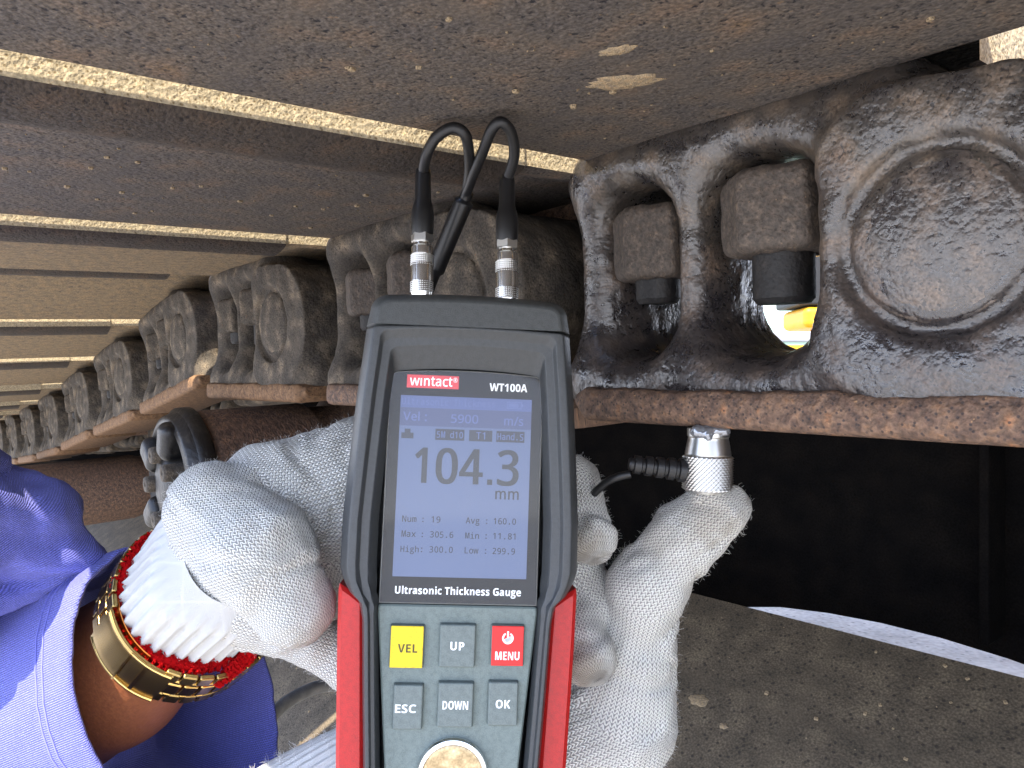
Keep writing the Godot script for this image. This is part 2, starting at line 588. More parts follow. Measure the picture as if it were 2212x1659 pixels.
	clad(mat("bronze_face", Color(1, 1, 1), 0.28, 1.0), 0.06, albedo_tex(N, mid, [[0.0, Color(0.50, 0.44, 0.34)], [0.5, Color(0.66, 0.58, 0.45)], [1.0, Color(0.80, 0.73, 0.60)]], fine, 0.12, cell, 0, Color(0, 0, 0, 0), lump, 250, Color(0.6, 0.5, 0.4, 0.2)), fine2_tex(big, N), 0.02)
	mat("cable_black", Color(0.085, 0.085, 0.09), 0.45)
	mat("shrink_black", Color(0.075, 0.075, 0.08), 0.35)
	clad(mat("cable_grey", Color(1, 1, 1), 0.55), 0.03, albedo_tex(N, big, [[0.0, Color(0.36, 0.36, 0.36)], [0.6, Color(0.47, 0.47, 0.46)], [1.0, Color(0.54, 0.52, 0.50)]], fine, 0.12, fine2, 45, Color(0.2, 0.2, 0.2, 0.8), lump, 230, Color(0.5, 0.4, 0.3, 0.5)))
	mat("gold", Color(0.78, 0.64, 0.38), 0.18, 1.0)
	mat("gold_dull", Color(0.66, 0.56, 0.35), 0.27, 1.0)
	mat("gel", Color(0.55, 0.56, 0.58), 0.12, 0.6)
	mat("gold_inner", Color(0.80, 0.48, 0.22), 0.3, 1.0)
	# cloth
	var knit := knit_textures()
	var g := mat("knit", Color(0.92, 0.915, 0.895), 0.95, 0.0, 0.2)
	g.albedo_texture = knit[0]
	g.heightmap_enabled = true
	g.heightmap_texture = knit[1]
	g.heightmap_scale = 0.10
	g.vertex_color_use_as_albedo = true
	g.rim_enabled = true
	g.rim = 0.3
	var rib := mat("rib_knit", Color(0.78, 0.78, 0.77), 0.95, 0.0, 0.2)
	clad(rib, 0.012, to_tex(1, PackedByteArray([255, 255, 255])), fine2_tex(fine2, N), 0.35)
	mat("fuzz", Color(0.93, 0.92, 0.90), 0.9, 0.0, 0.2)
	mat("red_wool", Color(0.64, 0.045, 0.06), 0.95, 0.0, 0.2)
	var tw := mat("twill", Color(1, 1, 1), 0.9, 0.0, 0.25)
	var twt := twill_textures()
	clad(tw, 0.0128, twt[0], twt[1], 0.45)
	tw.rim_enabled = true
	tw.rim = 0.25
	mat("seam_thread", Color(0.42, 0.43, 0.72), 0.9)
	var sk := mat("skin", Color(1, 1, 1), 0.5, 0.0, 0.4)
	clad(sk, 0.03, albedo_tex(N, mid, [[0.0, Color(0.52, 0.31, 0.20)], [0.6, Color(0.58, 0.35, 0.225)], [1.0, Color(0.62, 0.39, 0.25)]], fine, 0.06, cell, 0, Color(0, 0, 0, 0), lump, 250, Color(0.6, 0.4, 0.3, 0.2)), fine2_tex(cell, N), 0.12)
	sk.subsurf_scatter_enabled = true
	sk.subsurf_scatter_strength = 0.05
	# far things
	mat("machine_yellow", Color(0.86, 0.62, 0.10), 0.5)
	mat("machine_black", Color(0.09, 0.09, 0.09), 0.6)
	mat("mint_panel", Color(0.72, 0.84, 0.78), 0.6)
	mat("pale_panel", Color(0.80, 0.81, 0.80), 0.6)
	mat("grey_panel", Color(0.52, 0.52, 0.54), 0.6)
	clad(mat("paint_chip", Color(1, 1, 1), 0.8), 0.03, tan_a, shoe_h, 0.5)

func fine2_tex(b: PackedByteArray, n: int) -> ImageTexture:
	return to_tex(n, b, Image.FORMAT_L8)

# jersey: columns of V-shaped loops, small holes between them
func knit_textures() -> Array:
	var n := 128
	var hgt := PackedByteArray()
	hgt.resize(n * n)
	var alb := PackedByteArray()
	alb.resize(n * n * 3)
	var cells := 4
	var w := n / cells
	var r := RandomNumberGenerator.new()
	r.seed = 5
	var jit := PackedFloat32Array()
	for i in cells * cells:
		jit.append(r.randf_range(-0.05, 0.05))
	for y in n:
		for x in n:
			var best := 0.0
			for dy in range(-1, 2):
				var cx := x / w
				var cy := y / w + dy
				var fx: float = float(x % w) / w - 0.5 + jit[cx + cells * posmod(cy, cells)] * 0.6
				var fy := (float(y) - cy * w) / w - 0.5
				for s in [-1.0, 1.0]:
					# strand leaning outwards as it rises
					var px: float = fx * s - 0.20
					var along: float = px * 0.36 + fy * 0.93
					var across: float = px * 0.93 - fy * 0.36
					var e := 1.0 - pow(across / 0.19, 2.0) - pow(along / 0.70, 2.0)
					if e > 0.0:
						best = maxf(best, sqrt(e) * (0.85 - 0.2 * dy * along))
			# the small hole between neighbouring loops
			var hx: float = absf(fposmod(float(x) / w, 1.0) - 0.5) - 0.5
			var hy: float = fposmod(float(y) / w, 1.0) - 0.5
			var hole := 1.0 - smoothstep(0.10, 0.26, Vector2(hx, hy).length())
			best *= 1.0 - 0.85 * hole
			var i := y * n + x
			hgt[i] = clampi(int(best * 235.0), 0, 255)
			var a := lerpf(0.66, 1.0, smoothstep(0.05, 0.45, best)) * 255.0
			alb[i * 3] = int(a)
			alb[i * 3 + 1] = int(a)
			alb[i * 3 + 2] = int(a * 0.995)
	return [to_tex(n, alb), to_tex(n, hgt, Image.FORMAT_L8)]

# twill: slanting ridges, paler on the ridge where the weft shows
func twill_textures() -> Array:
	var n := 256
	var hgt := PackedByteArray()
	hgt.resize(n * n)
	var alb := PackedByteArray()
	alb.resize(n * n * 3)
	var nz := noise_bytes(n, 0.08, 31, 3)
	for y in n:
		for x in n:
			var ph := (x + y * 2.0) / n * 16.0
			var f := 0.5 + 0.5 * sin(ph * TAU * 0.5 + (nz[y * n + x] - 128) * 0.006)
			var i := y * n + x
			hgt[i] = int(f * 200.0 + nz[i] * 0.2)
			var k := lerpf(0.74, 1.18, f) * (1.0 + (nz[i] - 128) * 0.0016)
			alb[i * 3] = clampi(int(103 * k), 0, 255)
			alb[i * 3 + 1] = clampi(int(107 * k), 0, 255)
			alb[i * 3 + 2] = clampi(int(184 * k), 0, 255)
	return [to_tex(n, alb), to_tex(n, hgt, Image.FORMAT_L8)]

# ------------------------------------------------------------------ light and camera
func _ready() -> void:
	rng.seed = 7
	var cam := Camera3D.new()
	cam.name = "camera"
	cam.position = EYE
	cam.fov = 53.68
	cam.near = 0.01
	cam.far = 400.0
	add_child(cam)
	cam.current = true
	var env := Environment.new()
	env.background_mode = Environment.BG_SKY
	var sky := Sky.new()
	var sm := ProceduralSkyMaterial.new()
	sm.sky_top_color = Color(0.54, 0.63, 0.80)
	sm.sky_horizon_color = Color(0.87, 0.875, 0.88)
	sm.sky_curve = 0.12
	sm.ground_bottom_color = Color(0.42, 0.40, 0.37)
	sm.ground_horizon_color = Color(0.70, 0.70, 0.68)
	sky.sky_material = sm
	env.sky = sky
	env.tonemap_mode = Environment.TONE_MAPPER_LINEAR
	env.tonemap_exposure = 7.6
	env.sdfgi_enabled = true
	env.ssao_enabled = true
	env.ssil_enabled = true
	var we := WorldEnvironment.new()
	we.name = "surroundings"
	we.environment = env
	add_child(we)
	var sun := DirectionalLight3D.new()
	sun.name = "sun"
	sun.light_color = Color(1.0, 0.95, 0.86)
	sun.light_energy = 0.62
	sun.light_angular_distance = 0.5
	sun.shadow_enabled = true
	add_child(sun)
	sun.look_at_from_position(Vector3.ZERO, -Vector3(-0.25, 0.8, 0.55))
	make_materials()
	build_ground()
	build_track()
	build_frame()
	build_rollers()
	build_far_yard()
	build_gauge()
	build_cables()
	build_probe()
	build_person()
	build_watch()

# ------------------------------------------------------------------ ground
func build_ground() -> void:
	var pm := PlaneMesh.new()
	pm.size = Vector2(300, 300)
	struct("ground", pm, M.concrete)

# ------------------------------------------------------------------ track
func link_field(p: Vector3) -> float:
	# p: x = along chain from the pin, y = up from the rail foot, z = into the link (outer face 0)
	var y := p.y
	var a := p.x
	var body := box_d(p - Vector3(0.078, 0.055, 0.033), Vector3(0.065, 0.047, 0.026), 0.008)
	var boss_r := Vector2(a - 0.003, y - 0.0535).length()
	var zc := absf(p.z - 0.029) - 0.033
	var boss := maxf(capsule(Vector3(a, y, 0), Vector3(0.004, 0.0535, 0), Vector3(-0.009, 0.0535, 0), 0.0410, 0.0405), zc)
	boss = smin(boss, boss, 0.001)
	body = smin(body, boss, 0.018)
	# swelling lower and upper flanges and the ribs between the wells
	body = smin(body, capsule(p, Vector3(-0.035, 0.014, 0.012), Vector3(0.135, 0.014, 0.012), 0.016, 0.015), 0.014)
	body = smin(body, capsule(p, Vector3(0.022, 0.0945, 0.014), Vector3(0.135, 0.0955, 0.014), 0.0125, 0.0125), 0.016)
	body = smin(body, capsule(p, Vector3(0.086, 0.02, 0.014), Vector3(0.086, 0.09, 0.014), 0.010, 0.010), 0.014)
	body = smin(body, capsule(p, Vector3(0.132, 0.02, 0.016), Vector3(0.130, 0.09, 0.016), 0.009, 0.009), 0.014)
	# raised rim round the pin
	var rim := Vector2(boss_r - 0.033, p.z - 0.002).length() - 0.0026
	body = smin(body, rim, 0.012)
	# nut wells with rounded feet
	for w in [[0.0570, 0.0200, 0.19], [0.110, 0.0140, 0.0]]:
		var fl := clampf(1.0 - (p.z + 0.004) / 0.030, 0.0, 1.0)
		var q := Vector2(a - w[0] - 0.0045 * fl - w[2] * maxf(p.z - 0.004, 0.0), y - 0.056)
		var hh := 0.032
		var r: float = w[1] + 0.0035 * fl
		var d2 := Vector2(absf(q.x) - r + r * 0.95, absf(q.y) - hh + r * 0.95)
		var well := d2.max(Vector2.ZERO).length() + minf(maxf(d2.x, d2.y), 0.0) - r * 0.95
		# smooth subtraction
		var k := 0.013
		var h := maxf(k - absf(body + well), 0.0) / k
		body = maxf(body, -well) + h * h * k * 0.25
	# room for the next link's boss
	var nb := Vector2(a - PITCH, y - 0.056).length() - 0.071
	body = maxf(body, -maxf(nb, p.z - 0.034))
	# the groove round the pin and its domed end
	var groove := Vector2(boss_r - 0.0240, p.z + 0.0040).length() - 0.0024
	var gk := maxf(0.002 - absf(body + groove), 0.0) / 0.002
	body = maxf(body, -groove) + gk * gk * 0.0005
	return maxf(body, 0.006 - y)

func lumpy(r: Array, amount: float, freq: float, seed_: int) -> Array:
	var f := FastNoiseLite.new()
	f.seed = seed_
	f.frequency = freq
	f.fractal_octaves = 3
	var n := smooth_normals(r[0], r[1])
	var v: PackedVector3Array = r[0]
	for i in v.size():
		v[i] += n[i] * f.get_noise_3dv(v[i]) * amount
	return [v, r[1]]

# creases of worn cloth along wandering lines
func creased(r: Array, amount: float, freq: float, seed_: int) -> Array:
	var f := FastNoiseLite.new()
	f.seed = seed_
	f.frequency = freq
	f.fractal_octaves = 2
	var n := smooth_normals(r[0], r[1])
	var v: PackedVector3Array = r[0]
	for i in v.size():
		var k := f.get_noise_3dv(v[i] * Vector3(1.0, 1.5, 1.0))
		v[i] -= n[i] * (amount * exp(-pow(k / 0.07, 2.0)) - amount * 0.6 * exp(-pow((k - 0.16) / 0.10, 2.0)))
	return [v, r[1]]

func nut_mesh(w: float, h: float) -> ArrayMesh:
	var f := func(p: Vector3) -> float:
		var d := absf(p.z - h / 2) - h / 2 + 0.0035
		var c := 0.0
		for i in 3:
			c = maxf(c, absf(Vector2(p.x, p.y).dot(Vector2.from_angle(PI / 3 * i + 0.0))) - w / 2 + 0.0035)
		return Vector2(maxf(c, 0.0), maxf(d, 0.0)).length() + minf(maxf(c, d), 0.0) - 0.0035
	return net_mesh(lumpy(nets(Vector3(-w * 0.66, -w * 0.66, -0.004), Vector3(w * 0.66, w * 0.66, h + 0.004), 0.0014, f), 0.0006, 150.0, 33))

# a shoe in the same axes as the link; y = 0 is its inner face
func shoe_parts(hole: bool) -> Array:
	var near := -0.078
	var far := PITCH - 0.078 - 0.0046
	var nz := FastNoiseLite.new()
	nz.seed = 3
	nz.frequency = 60.0
	var out := []
	# plate in strips across: outboard of the link, over the links (with its relief) and inboard
	var spans := [[-SHOE_OUT, -0.026, near], [-0.026, 0.002, near + 0.001], [0.002, 0.050, -0.006 if hole else near + 0.001], [0.050, 0.40, near]]
	for s in 4:
		var z0: float = spans[s][0]
		var z1: float = spans[s][1]
		var a0: float = spans[s][2]
		var prof: Array
		if s == 1 or s == 2:
			prof = [Vector2(a0, 0.012), Vector2(a0, -0.005), Vector2(a0 + 0.006, -0.006), Vector2(a0 + 0.03, 0.0), Vector2(far - 0.03, 0.0), Vector2(far - 0.010, -0.0007), Vector2(far - 0.001, -0.0010), Vector2(far, 0.0002), Vector2(far, 0.012)]
		else:
			prof = [Vector2(a0, 0.012), Vector2(a0, -0.0055), Vector2(a0 + 0.001, -0.0064), Vector2(a0 + 0.004, -0.0080), Vector2(a0 + 0.010, -0.0094), Vector2(a0 + 0.018, -0.0105), Vector2(a0 + 0.027, -0.0092), Vector2(a0 + 0.038, -0.0045), Vector2(a0 + 0.05, -0.001), Vector2(a0 + 0.06, 0.0), Vector2(far - 0.03, 0.0), Vector2(far - 0.010, -0.0007), Vector2(far - 0.001, -0.0010), Vector2(far, 0.0002), Vector2(far, 0.012)]
		var steps := maxi(4, int((z1 - z0) / 0.006))
		var lip := []
		var skin := []
		var top := []
		var bead := []
		var cut := 1 if s == 1 or s == 2 else 7
		for i in steps + 1:
			var z := lerpf(z0, z1, float(i) / steps)
			var pts := PackedVector3Array()
			for k in prof.size():
				var wob := nz.get_noise_2d(z, prof[k].x * 2.0) * (0.0009 if prof[k].y < -0.003 and k > 1 else 0.0)
				pts.append(Vector3(prof[k].x + wob, prof[k].y + wob * 0.6, z))
			lip.append(PackedVector3Array([pts[0], pts[0].lerp(pts[1], 0.5), pts[1]]))
			skin.append(pts.slice(cut))
			if cut > 1:
				bead.append(pts.slice(1, cut + 1))
			top.append(PackedVector3Array([pts[0], pts[pts.size() - 1]]))
		out.append([lip, skin, top, bead])
	return out

func strip(rows: Array, outward: Vector3) -> ArrayMesh:
	var v := PackedVector3Array()
	var idx := PackedInt32Array()
	var nc: int = rows[0].size()
	for r in rows:
		v.append_array(r)
	for r in rows.size() - 1:
		for c in nc - 1:
			var a := r * nc + c
			idx.append_array([a, a + 1, a + nc, a + 1, a + nc + 1, a + nc])
	var n := smooth_normals(v, idx)
	var s := 0.0
	for k in n:
		s += k.dot(outward)
	if s < 0.0:
		for i in n.size():
			n[i] = -n[i]
	return mk(v, n, idx)

func build_track() -> void:
	var body := oiled(lumpy(nets(Vector3(-0.066, 0.0, -0.014), Vector3(0.158, 0.112, 0.070), 0.0017, link_field), 0.0006, 110.0, 4))
	# the pin's end, a worn dome
	var dome := []
	for i in 9:
		var t := i / 8.0
		dome.append(Vector2(0.0226 * sin(t * PI / 2), 0.0045 * cos(t * PI / 2)))
	dome.append(Vector2(0.0232, -0.006))
	var pin := lathe(dome, 40, false, false)
	pin = net_like_noise(pin, 0.0005, 220.0)
	var rail := rail_mesh()
	var bush := lathe([Vector2(0.0, 0.0), Vector2(0.034, 0.0), Vector2(0.036, 0.002), Vector2(0.036, 0.095)], 32, false, false)
	var collared := lathe([Vector2(0.0, 0.0), Vector2(0.034, 0.0), Vector2(0.036, 0.002), Vector2(0.036, 0.014), Vector2(0.071, 0.018), Vector2(0.071, 0.06)], 32, false, true)
	var nut := nut_mesh(0.0355, 0.0225)
	var stud := turned([Vector2(0.0, 0.0), Vector2(0.0085, 0.0), Vector2(0.010, 0.0015), Vector2(0.010, 0.02)], 24)
	var shoe_meshes := []
	for hole in [false, true]:
		var shoe := shoe_parts(hole)
		var skins := []
		var lips := []
		var beads := []
		for k in 4:
			skins.append([strip(shoe[k][1], Vector3.DOWN)])
			skins.append([strip(shoe[k][2], Vector3.UP)])
			lips.append([strip(shoe[k][0], Vector3.LEFT)])
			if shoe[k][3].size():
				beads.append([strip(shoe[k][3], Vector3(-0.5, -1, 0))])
		shoe_meshes.append([joined(skins), joined(lips), joined(beads)])
	var looks := [
		"near black oily track link with two nut wells above the rusty rail the probe touches",
		"brown track link half hidden behind the gauge and its two metal connectors",
		"dusty track link just left of the gauge with a straight brown rail foot",
		"dusty track link directly above the black roller hub, its foot tilted down to the left",
		"first track link left of the black roller hub, its rail foot sloping down",
		"second track link left of the black roller hub, dusty with a round pin end",
		"third track link left of the black roller hub, narrow and dust covered",
		"fourth track link left of the black roller hub, small and dusty",
		"small dusty far track link, third from the left edge of the photo",
		"small dusty far track link, second from the left edge of the photo",
		"leftmost small track link, cut by the left edge of the photo",
		"track link overhead at the far right, almost wholly out of frame"]
	var shared := {}
	for i in 12:
		var k := i if i < 11 else -1
		var s0 := k * PITCH
		var h0: float = PIN_HEIGHT[k + 1]
		var h1: float = PIN_HEIGHT[mini(k + 2, 12)]
		var dir := (C * PITCH + Vector3.UP * (h1 - h0)).normalized()
		var up := T.cross(dir).normalized()
		if up.y < 0.0:
			up = -up
		var o := EYE + Vector3(0.115, h0, -0.198) + C * s0
		var b := Basis(dir, up, T)
		var t := thing("track_link", looks[i], "track link", o - up * 0.0585, b, "links of the crawler track")
		var near: bool = k <= 1
		var lm: Material = M.oily_steel if k <= 0 else M.dusty_steel
		var sm: Material = M.shoe if k <= 1 else M.dusty_shoe
		part("link_body", body, lm, t)
		part("pin", pin, lm, t, Vector3(0.003, 0.0535, -0.0020), Basis(Vector3.RIGHT, -PI / 2))
		if k != 1:
			part("inner_link_body", body, lm, t, Vector3(0, 0, 0.195), Basis(Vector3.UP, PI))
		part("rail", rail, M.rust if near else M.pale_rust, t)
		part("bushing", collared if k == 1 else bush, M.rust, t, Vector3(0.0, 0.056, 0.046), Basis(Vector3.RIGHT, PI / 2))
		for w in [[0.0570, 1.0, 0.0150], [0.1090, 0.84, 0.0140]]:
			var wob: float = sin(i * 3.7 + w[0] * 90.0) * 0.2
			var nt := part("nut", nut, M.nut if near else lm, t, Vector3(w[0], 0.0835 if w[1] == 1.0 else 0.080, w[2]), Basis(Vector3.UP, wob) * Basis(Vector3.RIGHT, PI / 2) * Basis.from_scale(Vector3(w[1], w[1], 1.2)))
			part("bolt_end", stud, M.bolt, nt, Vector3(0, 0, 0.036 if w[1] == 1.0 else 0.030), Basis(Vector3.RIGHT, -PI / 2))
		var sm3: Array = shoe_meshes[1 if k == 0 else 0]
		var sh := part("track_shoe", sm3[0], sm, t, Vector3(0, 0.1025, 0))
		if k == 0 or k == 1:
			crumbs("crumbs", 70, -0.01, 0.11, -0.2, -0.01, -1.0, M.paint_chip, sh)
		if k == 0:
			part("mud_splash", splat_mesh(0.010, 0.0055, 0.0012, 2), M.paint_chip, sh, Vector3(0.066, 0, -0.051), Basis(Vector3.UP, 0.75) * Basis(Vector3.RIGHT, PI))
			part("mud_splash", splat_mesh(0.005, 0.0025, 0.0009, 5), M.paint_chip, sh, Vector3(0.052, 0, -0.070), Basis(Vector3.UP, 0.4) * Basis(Vector3.RIGHT, PI))
		part("shoe_edge", sm3[1], M.sand, sh)
		part("curled_lip", sm3[2], M.shade_steel, sh)  # the dark band of shade along the lip is painted here

# grease has darkened the lower half of a link, dust has dried on the upper
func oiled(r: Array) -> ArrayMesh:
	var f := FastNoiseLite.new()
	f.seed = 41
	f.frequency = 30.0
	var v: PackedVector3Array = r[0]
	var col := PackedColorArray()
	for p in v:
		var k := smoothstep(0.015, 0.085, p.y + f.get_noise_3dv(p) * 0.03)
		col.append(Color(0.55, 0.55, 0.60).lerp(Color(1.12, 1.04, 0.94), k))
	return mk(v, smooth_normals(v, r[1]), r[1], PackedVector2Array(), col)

func net_like_noise(m: ArrayMesh, amount: float, freq: float) -> ArrayMesh:
	var f := FastNoiseLite.new()
	f.seed = 12
	f.frequency = freq
	var arr := m.surface_get_arrays(0)
	var v: PackedVector3Array = arr[Mesh.ARRAY_VERTEX]
	var n: PackedVector3Array = arr[Mesh.ARRAY_NORMAL]
	for i in v.size():
		v[i] += n[i] * f.get_noise_3dv(v[i]) * amount
	arr[Mesh.ARRAY_VERTEX] = v
	var out := ArrayMesh.new()
	out.add_surface_from_arrays(Mesh.PRIMITIVE_TRIANGLES, arr)
	return out

# the running rail: worn bar with slanted ends and a ragged upper border
func rail_mesh() -> ArrayMesh:
	var f := FastNoiseLite.new()
	f.seed = 8
	f.frequency = 45.0
	var rows := []
	var n := 70
	for i in n + 1:
		var a := lerpf(-0.050, 0.136, float(i) / n)
		var e := minf(i, n - i)
		var cut := 0.004 * maxf(0.0, 1.0 - e / 3.0)
		var j := f.get_noise_1d(a) * 0.0012
		var top := 0.0125 + j - cut * 0.5
		var z0 := -0.0098 + f.get_noise_2d(a, 3.0) * 0.0006 + cut
		rows.append(PackedVector3Array([Vector3(a, cut, 0.050), Vector3(a, cut, z0 + 0.004), Vector3(a, 0.0012 + cut, z0 + 0.0012), Vector3(a, 0.0032 + cut, z0), Vector3(a, 0.008, z0 + j * 0.5), Vector3(a, top - 0.001, z0 + 0.0008), Vector3(a, top, z0 + 0.003), Vector3(a, top, 0.050)]))
	return grid(rows, true, true, true)

# ------------------------------------------------------------------ frame under the track
func slab(poly: Array, y0: float, y1: float) -> ArrayMesh:
	# polygon of x,z; y up
	var pg := PackedVector2Array()
	for p in poly:
		pg.append(Vector2(p.x, -p.z))
	var m := prism(pg, y0, y1, 0.002)
	return joined([[m, Transform3D(Basis(Vector3.RIGHT, -PI / 2), Vector3.ZERO)]])

func build_frame() -> void:
	var t := thing("undercarriage", "brown speckled sloping steel plate of the track frame below the hands", "machine frame", Vector3.ZERO)
	# the plate slopes down outboard; x along the chain, y up the slope
	var al := atan(0.6)
	var e := T * cos(al) + Vector3.UP * sin(al)
	var pb := Basis(C, e, C.cross(e))
	var po := EYE + Vector3(0.115, -0.2444, -0.198) + T * 0.444
	var far := [Vector2(-1.4, 0.0), Vector2(1.70, 0.0), Vector2(1.78, -0.058), Vector2(2.29, -0.306), Vector2(2.42, -0.42), Vector2(2.42, -0.60), Vector2(-1.4, -0.60)]
	part("top_plate", prism(PackedVector2Array(far), 0.0, -0.02 * signf(C.cross(e).y), 0.0), M.plate, t, po, pb)
	var plate_top: Node3D = t.get_child(0)
	var lay := Basis(Vector3.RIGHT, PI / 2 * signf(C.cross(e).y))
	for m in [[0.334, -0.111, 0.010, 0.006], [0.30, -0.125, 0.004, 0.003], [0.352, -0.122, 0.003, 0.002], [0.10, -0.20, 0.008, 0.006]]:
		part("mud_splash", splat_mesh(m[2], m[3], 0.0012, int(m[0] * 100.0)), M.paint_chip, plate_top, Vector3(m[0], m[1], 0.0), lay)
	crumbs("crumbs", 260, -0.2, 0.9, -0.40, 0.0, 1.0, M.paint_chip, plate_top, Basis(Vector3.RIGHT, -PI / 2), 1.6)
	var lip := PackedVector2Array([Vector2(1.705, 0.0), Vector2(1.785, -0.058), Vector2(2.295, -0.306), Vector2(2.425, -0.42), Vector2(2.46, -0.42), Vector2(2.33, -0.29), Vector2(1.81, -0.035), Vector2(1.74, 0.01)])
	part("edge_lip", prism(lip, -0.02 * signf(C.cross(e).y), 0.05 * signf(C.cross(e).y), 0.0), M.shade_black_paint, t, po, pb)
	# the dark box of the machine behind the chain
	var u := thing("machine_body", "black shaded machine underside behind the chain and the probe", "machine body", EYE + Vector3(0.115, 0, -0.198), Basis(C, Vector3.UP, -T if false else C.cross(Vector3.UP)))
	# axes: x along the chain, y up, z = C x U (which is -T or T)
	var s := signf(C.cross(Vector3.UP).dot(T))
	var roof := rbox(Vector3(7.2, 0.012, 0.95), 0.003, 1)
	part("roof_plate", roof, M.shade_black_paint, u, Vector3(2.5, -0.004, s * (0.056 + 0.475)))  # added plate that keeps daylight out of the cavity below it
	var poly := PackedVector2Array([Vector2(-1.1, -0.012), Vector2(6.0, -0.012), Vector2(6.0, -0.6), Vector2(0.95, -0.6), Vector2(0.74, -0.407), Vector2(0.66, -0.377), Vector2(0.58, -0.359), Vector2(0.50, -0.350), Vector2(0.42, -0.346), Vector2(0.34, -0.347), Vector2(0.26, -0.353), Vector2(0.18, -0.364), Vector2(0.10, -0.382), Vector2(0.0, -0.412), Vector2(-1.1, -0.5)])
	part("side_plate", prism(poly, s * 0.9, s * 0.92, 0.0), M.shade_black_paint, u)
	part("superstructure", rbox(Vector3(4.2, 1.6, 2.4), 0.05, 1), M.machine_yellow, u, Vector3(0.3, 1.35, s * 1.75))  # unseen slab added to shade the ground under the machine
	part("rib", rbox(Vector3(0.012, 0.31, 0.06), 0.003, 1), M.shade_black_paint, u, Vector3(0.268, -0.17, s * 0.87))
	part("web_plate", rbox(Vector3(0.012, 0.6, 0.86), 0.003, 1), M.shade_black_paint, u, Vector3(2.6, -0.31, s * 0.47))
	part("web_plate", rbox(Vector3(0.012, 0.36, 0.8), 0.003, 1), M.shade_black_paint, u, Vector3(-0.95, -0.2, s * 0.5))

# a dried splash of mud, flattened, 2 cm long
func splat_mesh(rx: float, rz: float, h: float, seed_: int) -> ArrayMesh:
	var f := FastNoiseLite.new()
	f.seed = seed_
	f.frequency = 1.2
	var rows := []
	for i in 7:
		var t := i / 6.0
		var row := PackedVector3Array()
		for k in 24:
			var a := TAU * k / 24
			var w := 1.0 + 0.45 * f.get_noise_2d(cos(a) * 1.5, sin(a) * 1.5)
			row.append(Vector3(cos(a) * rx * w * sin(t * PI / 2), h * (cos(t * PI / 2) - 0.1) * (1.0 + 0.5 * f.get_noise_2d(a * 2.0, t * 4.0)), sin(a) * rz * w * sin(t * PI / 2)))
		rows.append(row)
	rows[0] = rows[0].duplicate()
	for k in 24:
		rows[0][k] = Vector3(cos(TAU * k / 24) * rx * 0.02, h * 0.9, sin(TAU * k / 24) * rz * 0.02)
	return grid(rows, true, true, false)

func crumbs(called: String, count: int, x0: float, x1: float, z0: float, z1: float, side: float, m: Material, parent: Node, basis_ := Basis.IDENTITY, big := 1.0) -> void:
	var mm := MultiMesh.new()
	mm.transform_format = MultiMesh.TRANSFORM_3D
	mm.mesh = rbox(Vector3(0.0016, 0.0009, 0.0013), 0.0004, 1)
	mm.instance_count = count
	for i in count:
		var sc := pow(rng.randf(), 3.0) * 1.4 + 0.35
		var p := Vector3(rng.randf_range(x0, x1), side * 0.0002, rng.randf_range(z0, z1))
		mm.set_instance_transform(i, Transform3D(Basis(Vector3.UP, rng.randf() * TAU).scaled(Vector3.ONE * sc * big), p))
	var o := MultiMeshInstance3D.new()
	o.name = called
	o.multimesh = mm
	o.material_override = m
	o.basis = basis_
	o.set_meta("kind", "stuff")
	parent.add_child(o, true)

# ------------------------------------------------------------------ rollers
func roller(called: String, label: String, s0: float, drop: float, z0: float, r: float, wide: float, detail: bool) -> void:
	var o := EYE + Vector3(0.115, drop, -0.198) + C * s0 + T * z0
	var b := Basis(C, T, C.cross(T))          # y along the axle, into the machine
	var t := thing(called, label, "roller", o, b)
	part("tread", lathe([Vector2(r * 0.80, 0.012), Vector2(r * 0.98, 0.014), Vector2(r, 0.02), Vector2(r, wide * 0.62), Vector2(r * 0.93, wide * 0.66), Vector2(r * 0.93, wide * 0.8), Vector2(r * 1.12, wide * 0.84), Vector2(r * 1.12, wide)], 56, false, true), M.rust, t)
	part("flange", lathe([Vector2(r * 1.0, 0.0), Vector2(r * 1.06, 0.003), Vector2(r * 1.06, 0.011), Vector2(r * 0.98, 0.0135)], 56, false, false), M.hub_paint, t)
	var hub := part("hub", lathe([Vector2(r * 1.02, 0.002), Vector2(r * 0.96, -0.006), Vector2(r * 0.86, -0.008), Vector2(r * 0.80, -0.002), Vector2(r * 0.62, 0.004), Vector2(r * 0.5, 0.002), Vector2(r * 0.44, -0.010), Vector2(r * 0.2, -0.013), Vector2(0.0, -0.013)], 48, false, false), M.hub_paint, t)
	if detail:
		for i in 5:
			var a := TAU * i / 5 + 0.6
			part("lobe", rbox(Vector3(r * 0.5, r * 0.34, 0.02), 0.007, 3), M.hub_paint, hub, Vector3(cos(a) * r * 0.68, -0.006, sin(a) * r * 0.68), Basis(Vector3.UP, -a) * Basis(Vector3.RIGHT, PI / 2))
		for i in 5:
			var a := TAU * i / 5 - 0.05
			part("ring_bolt", lathe([Vector2(0.0016, -0.011), Vector2(0.0016, -0.017), Vector2(0.0058, -0.017), Vector2(0.0065, -0.015), Vector2(0.0065, 0.0)], 20, false, false), M.dusty_steel, hub, Vector3(cos(a) * r * 0.46, 0, sin(a) * r * 0.46))

func build_rollers() -> void:
	roller("carrier_roller", "black ribbed roller hub with bolts, in front of a brown roller under the chain", 0.530, -0.0765, -0.038, 0.057, 0.16, true)
	roller("carrier_roller", "grey and brown worn roller under the sagging chain at the far left", 1.36, -0.185, -0.06, 0.055, 0.30, false)

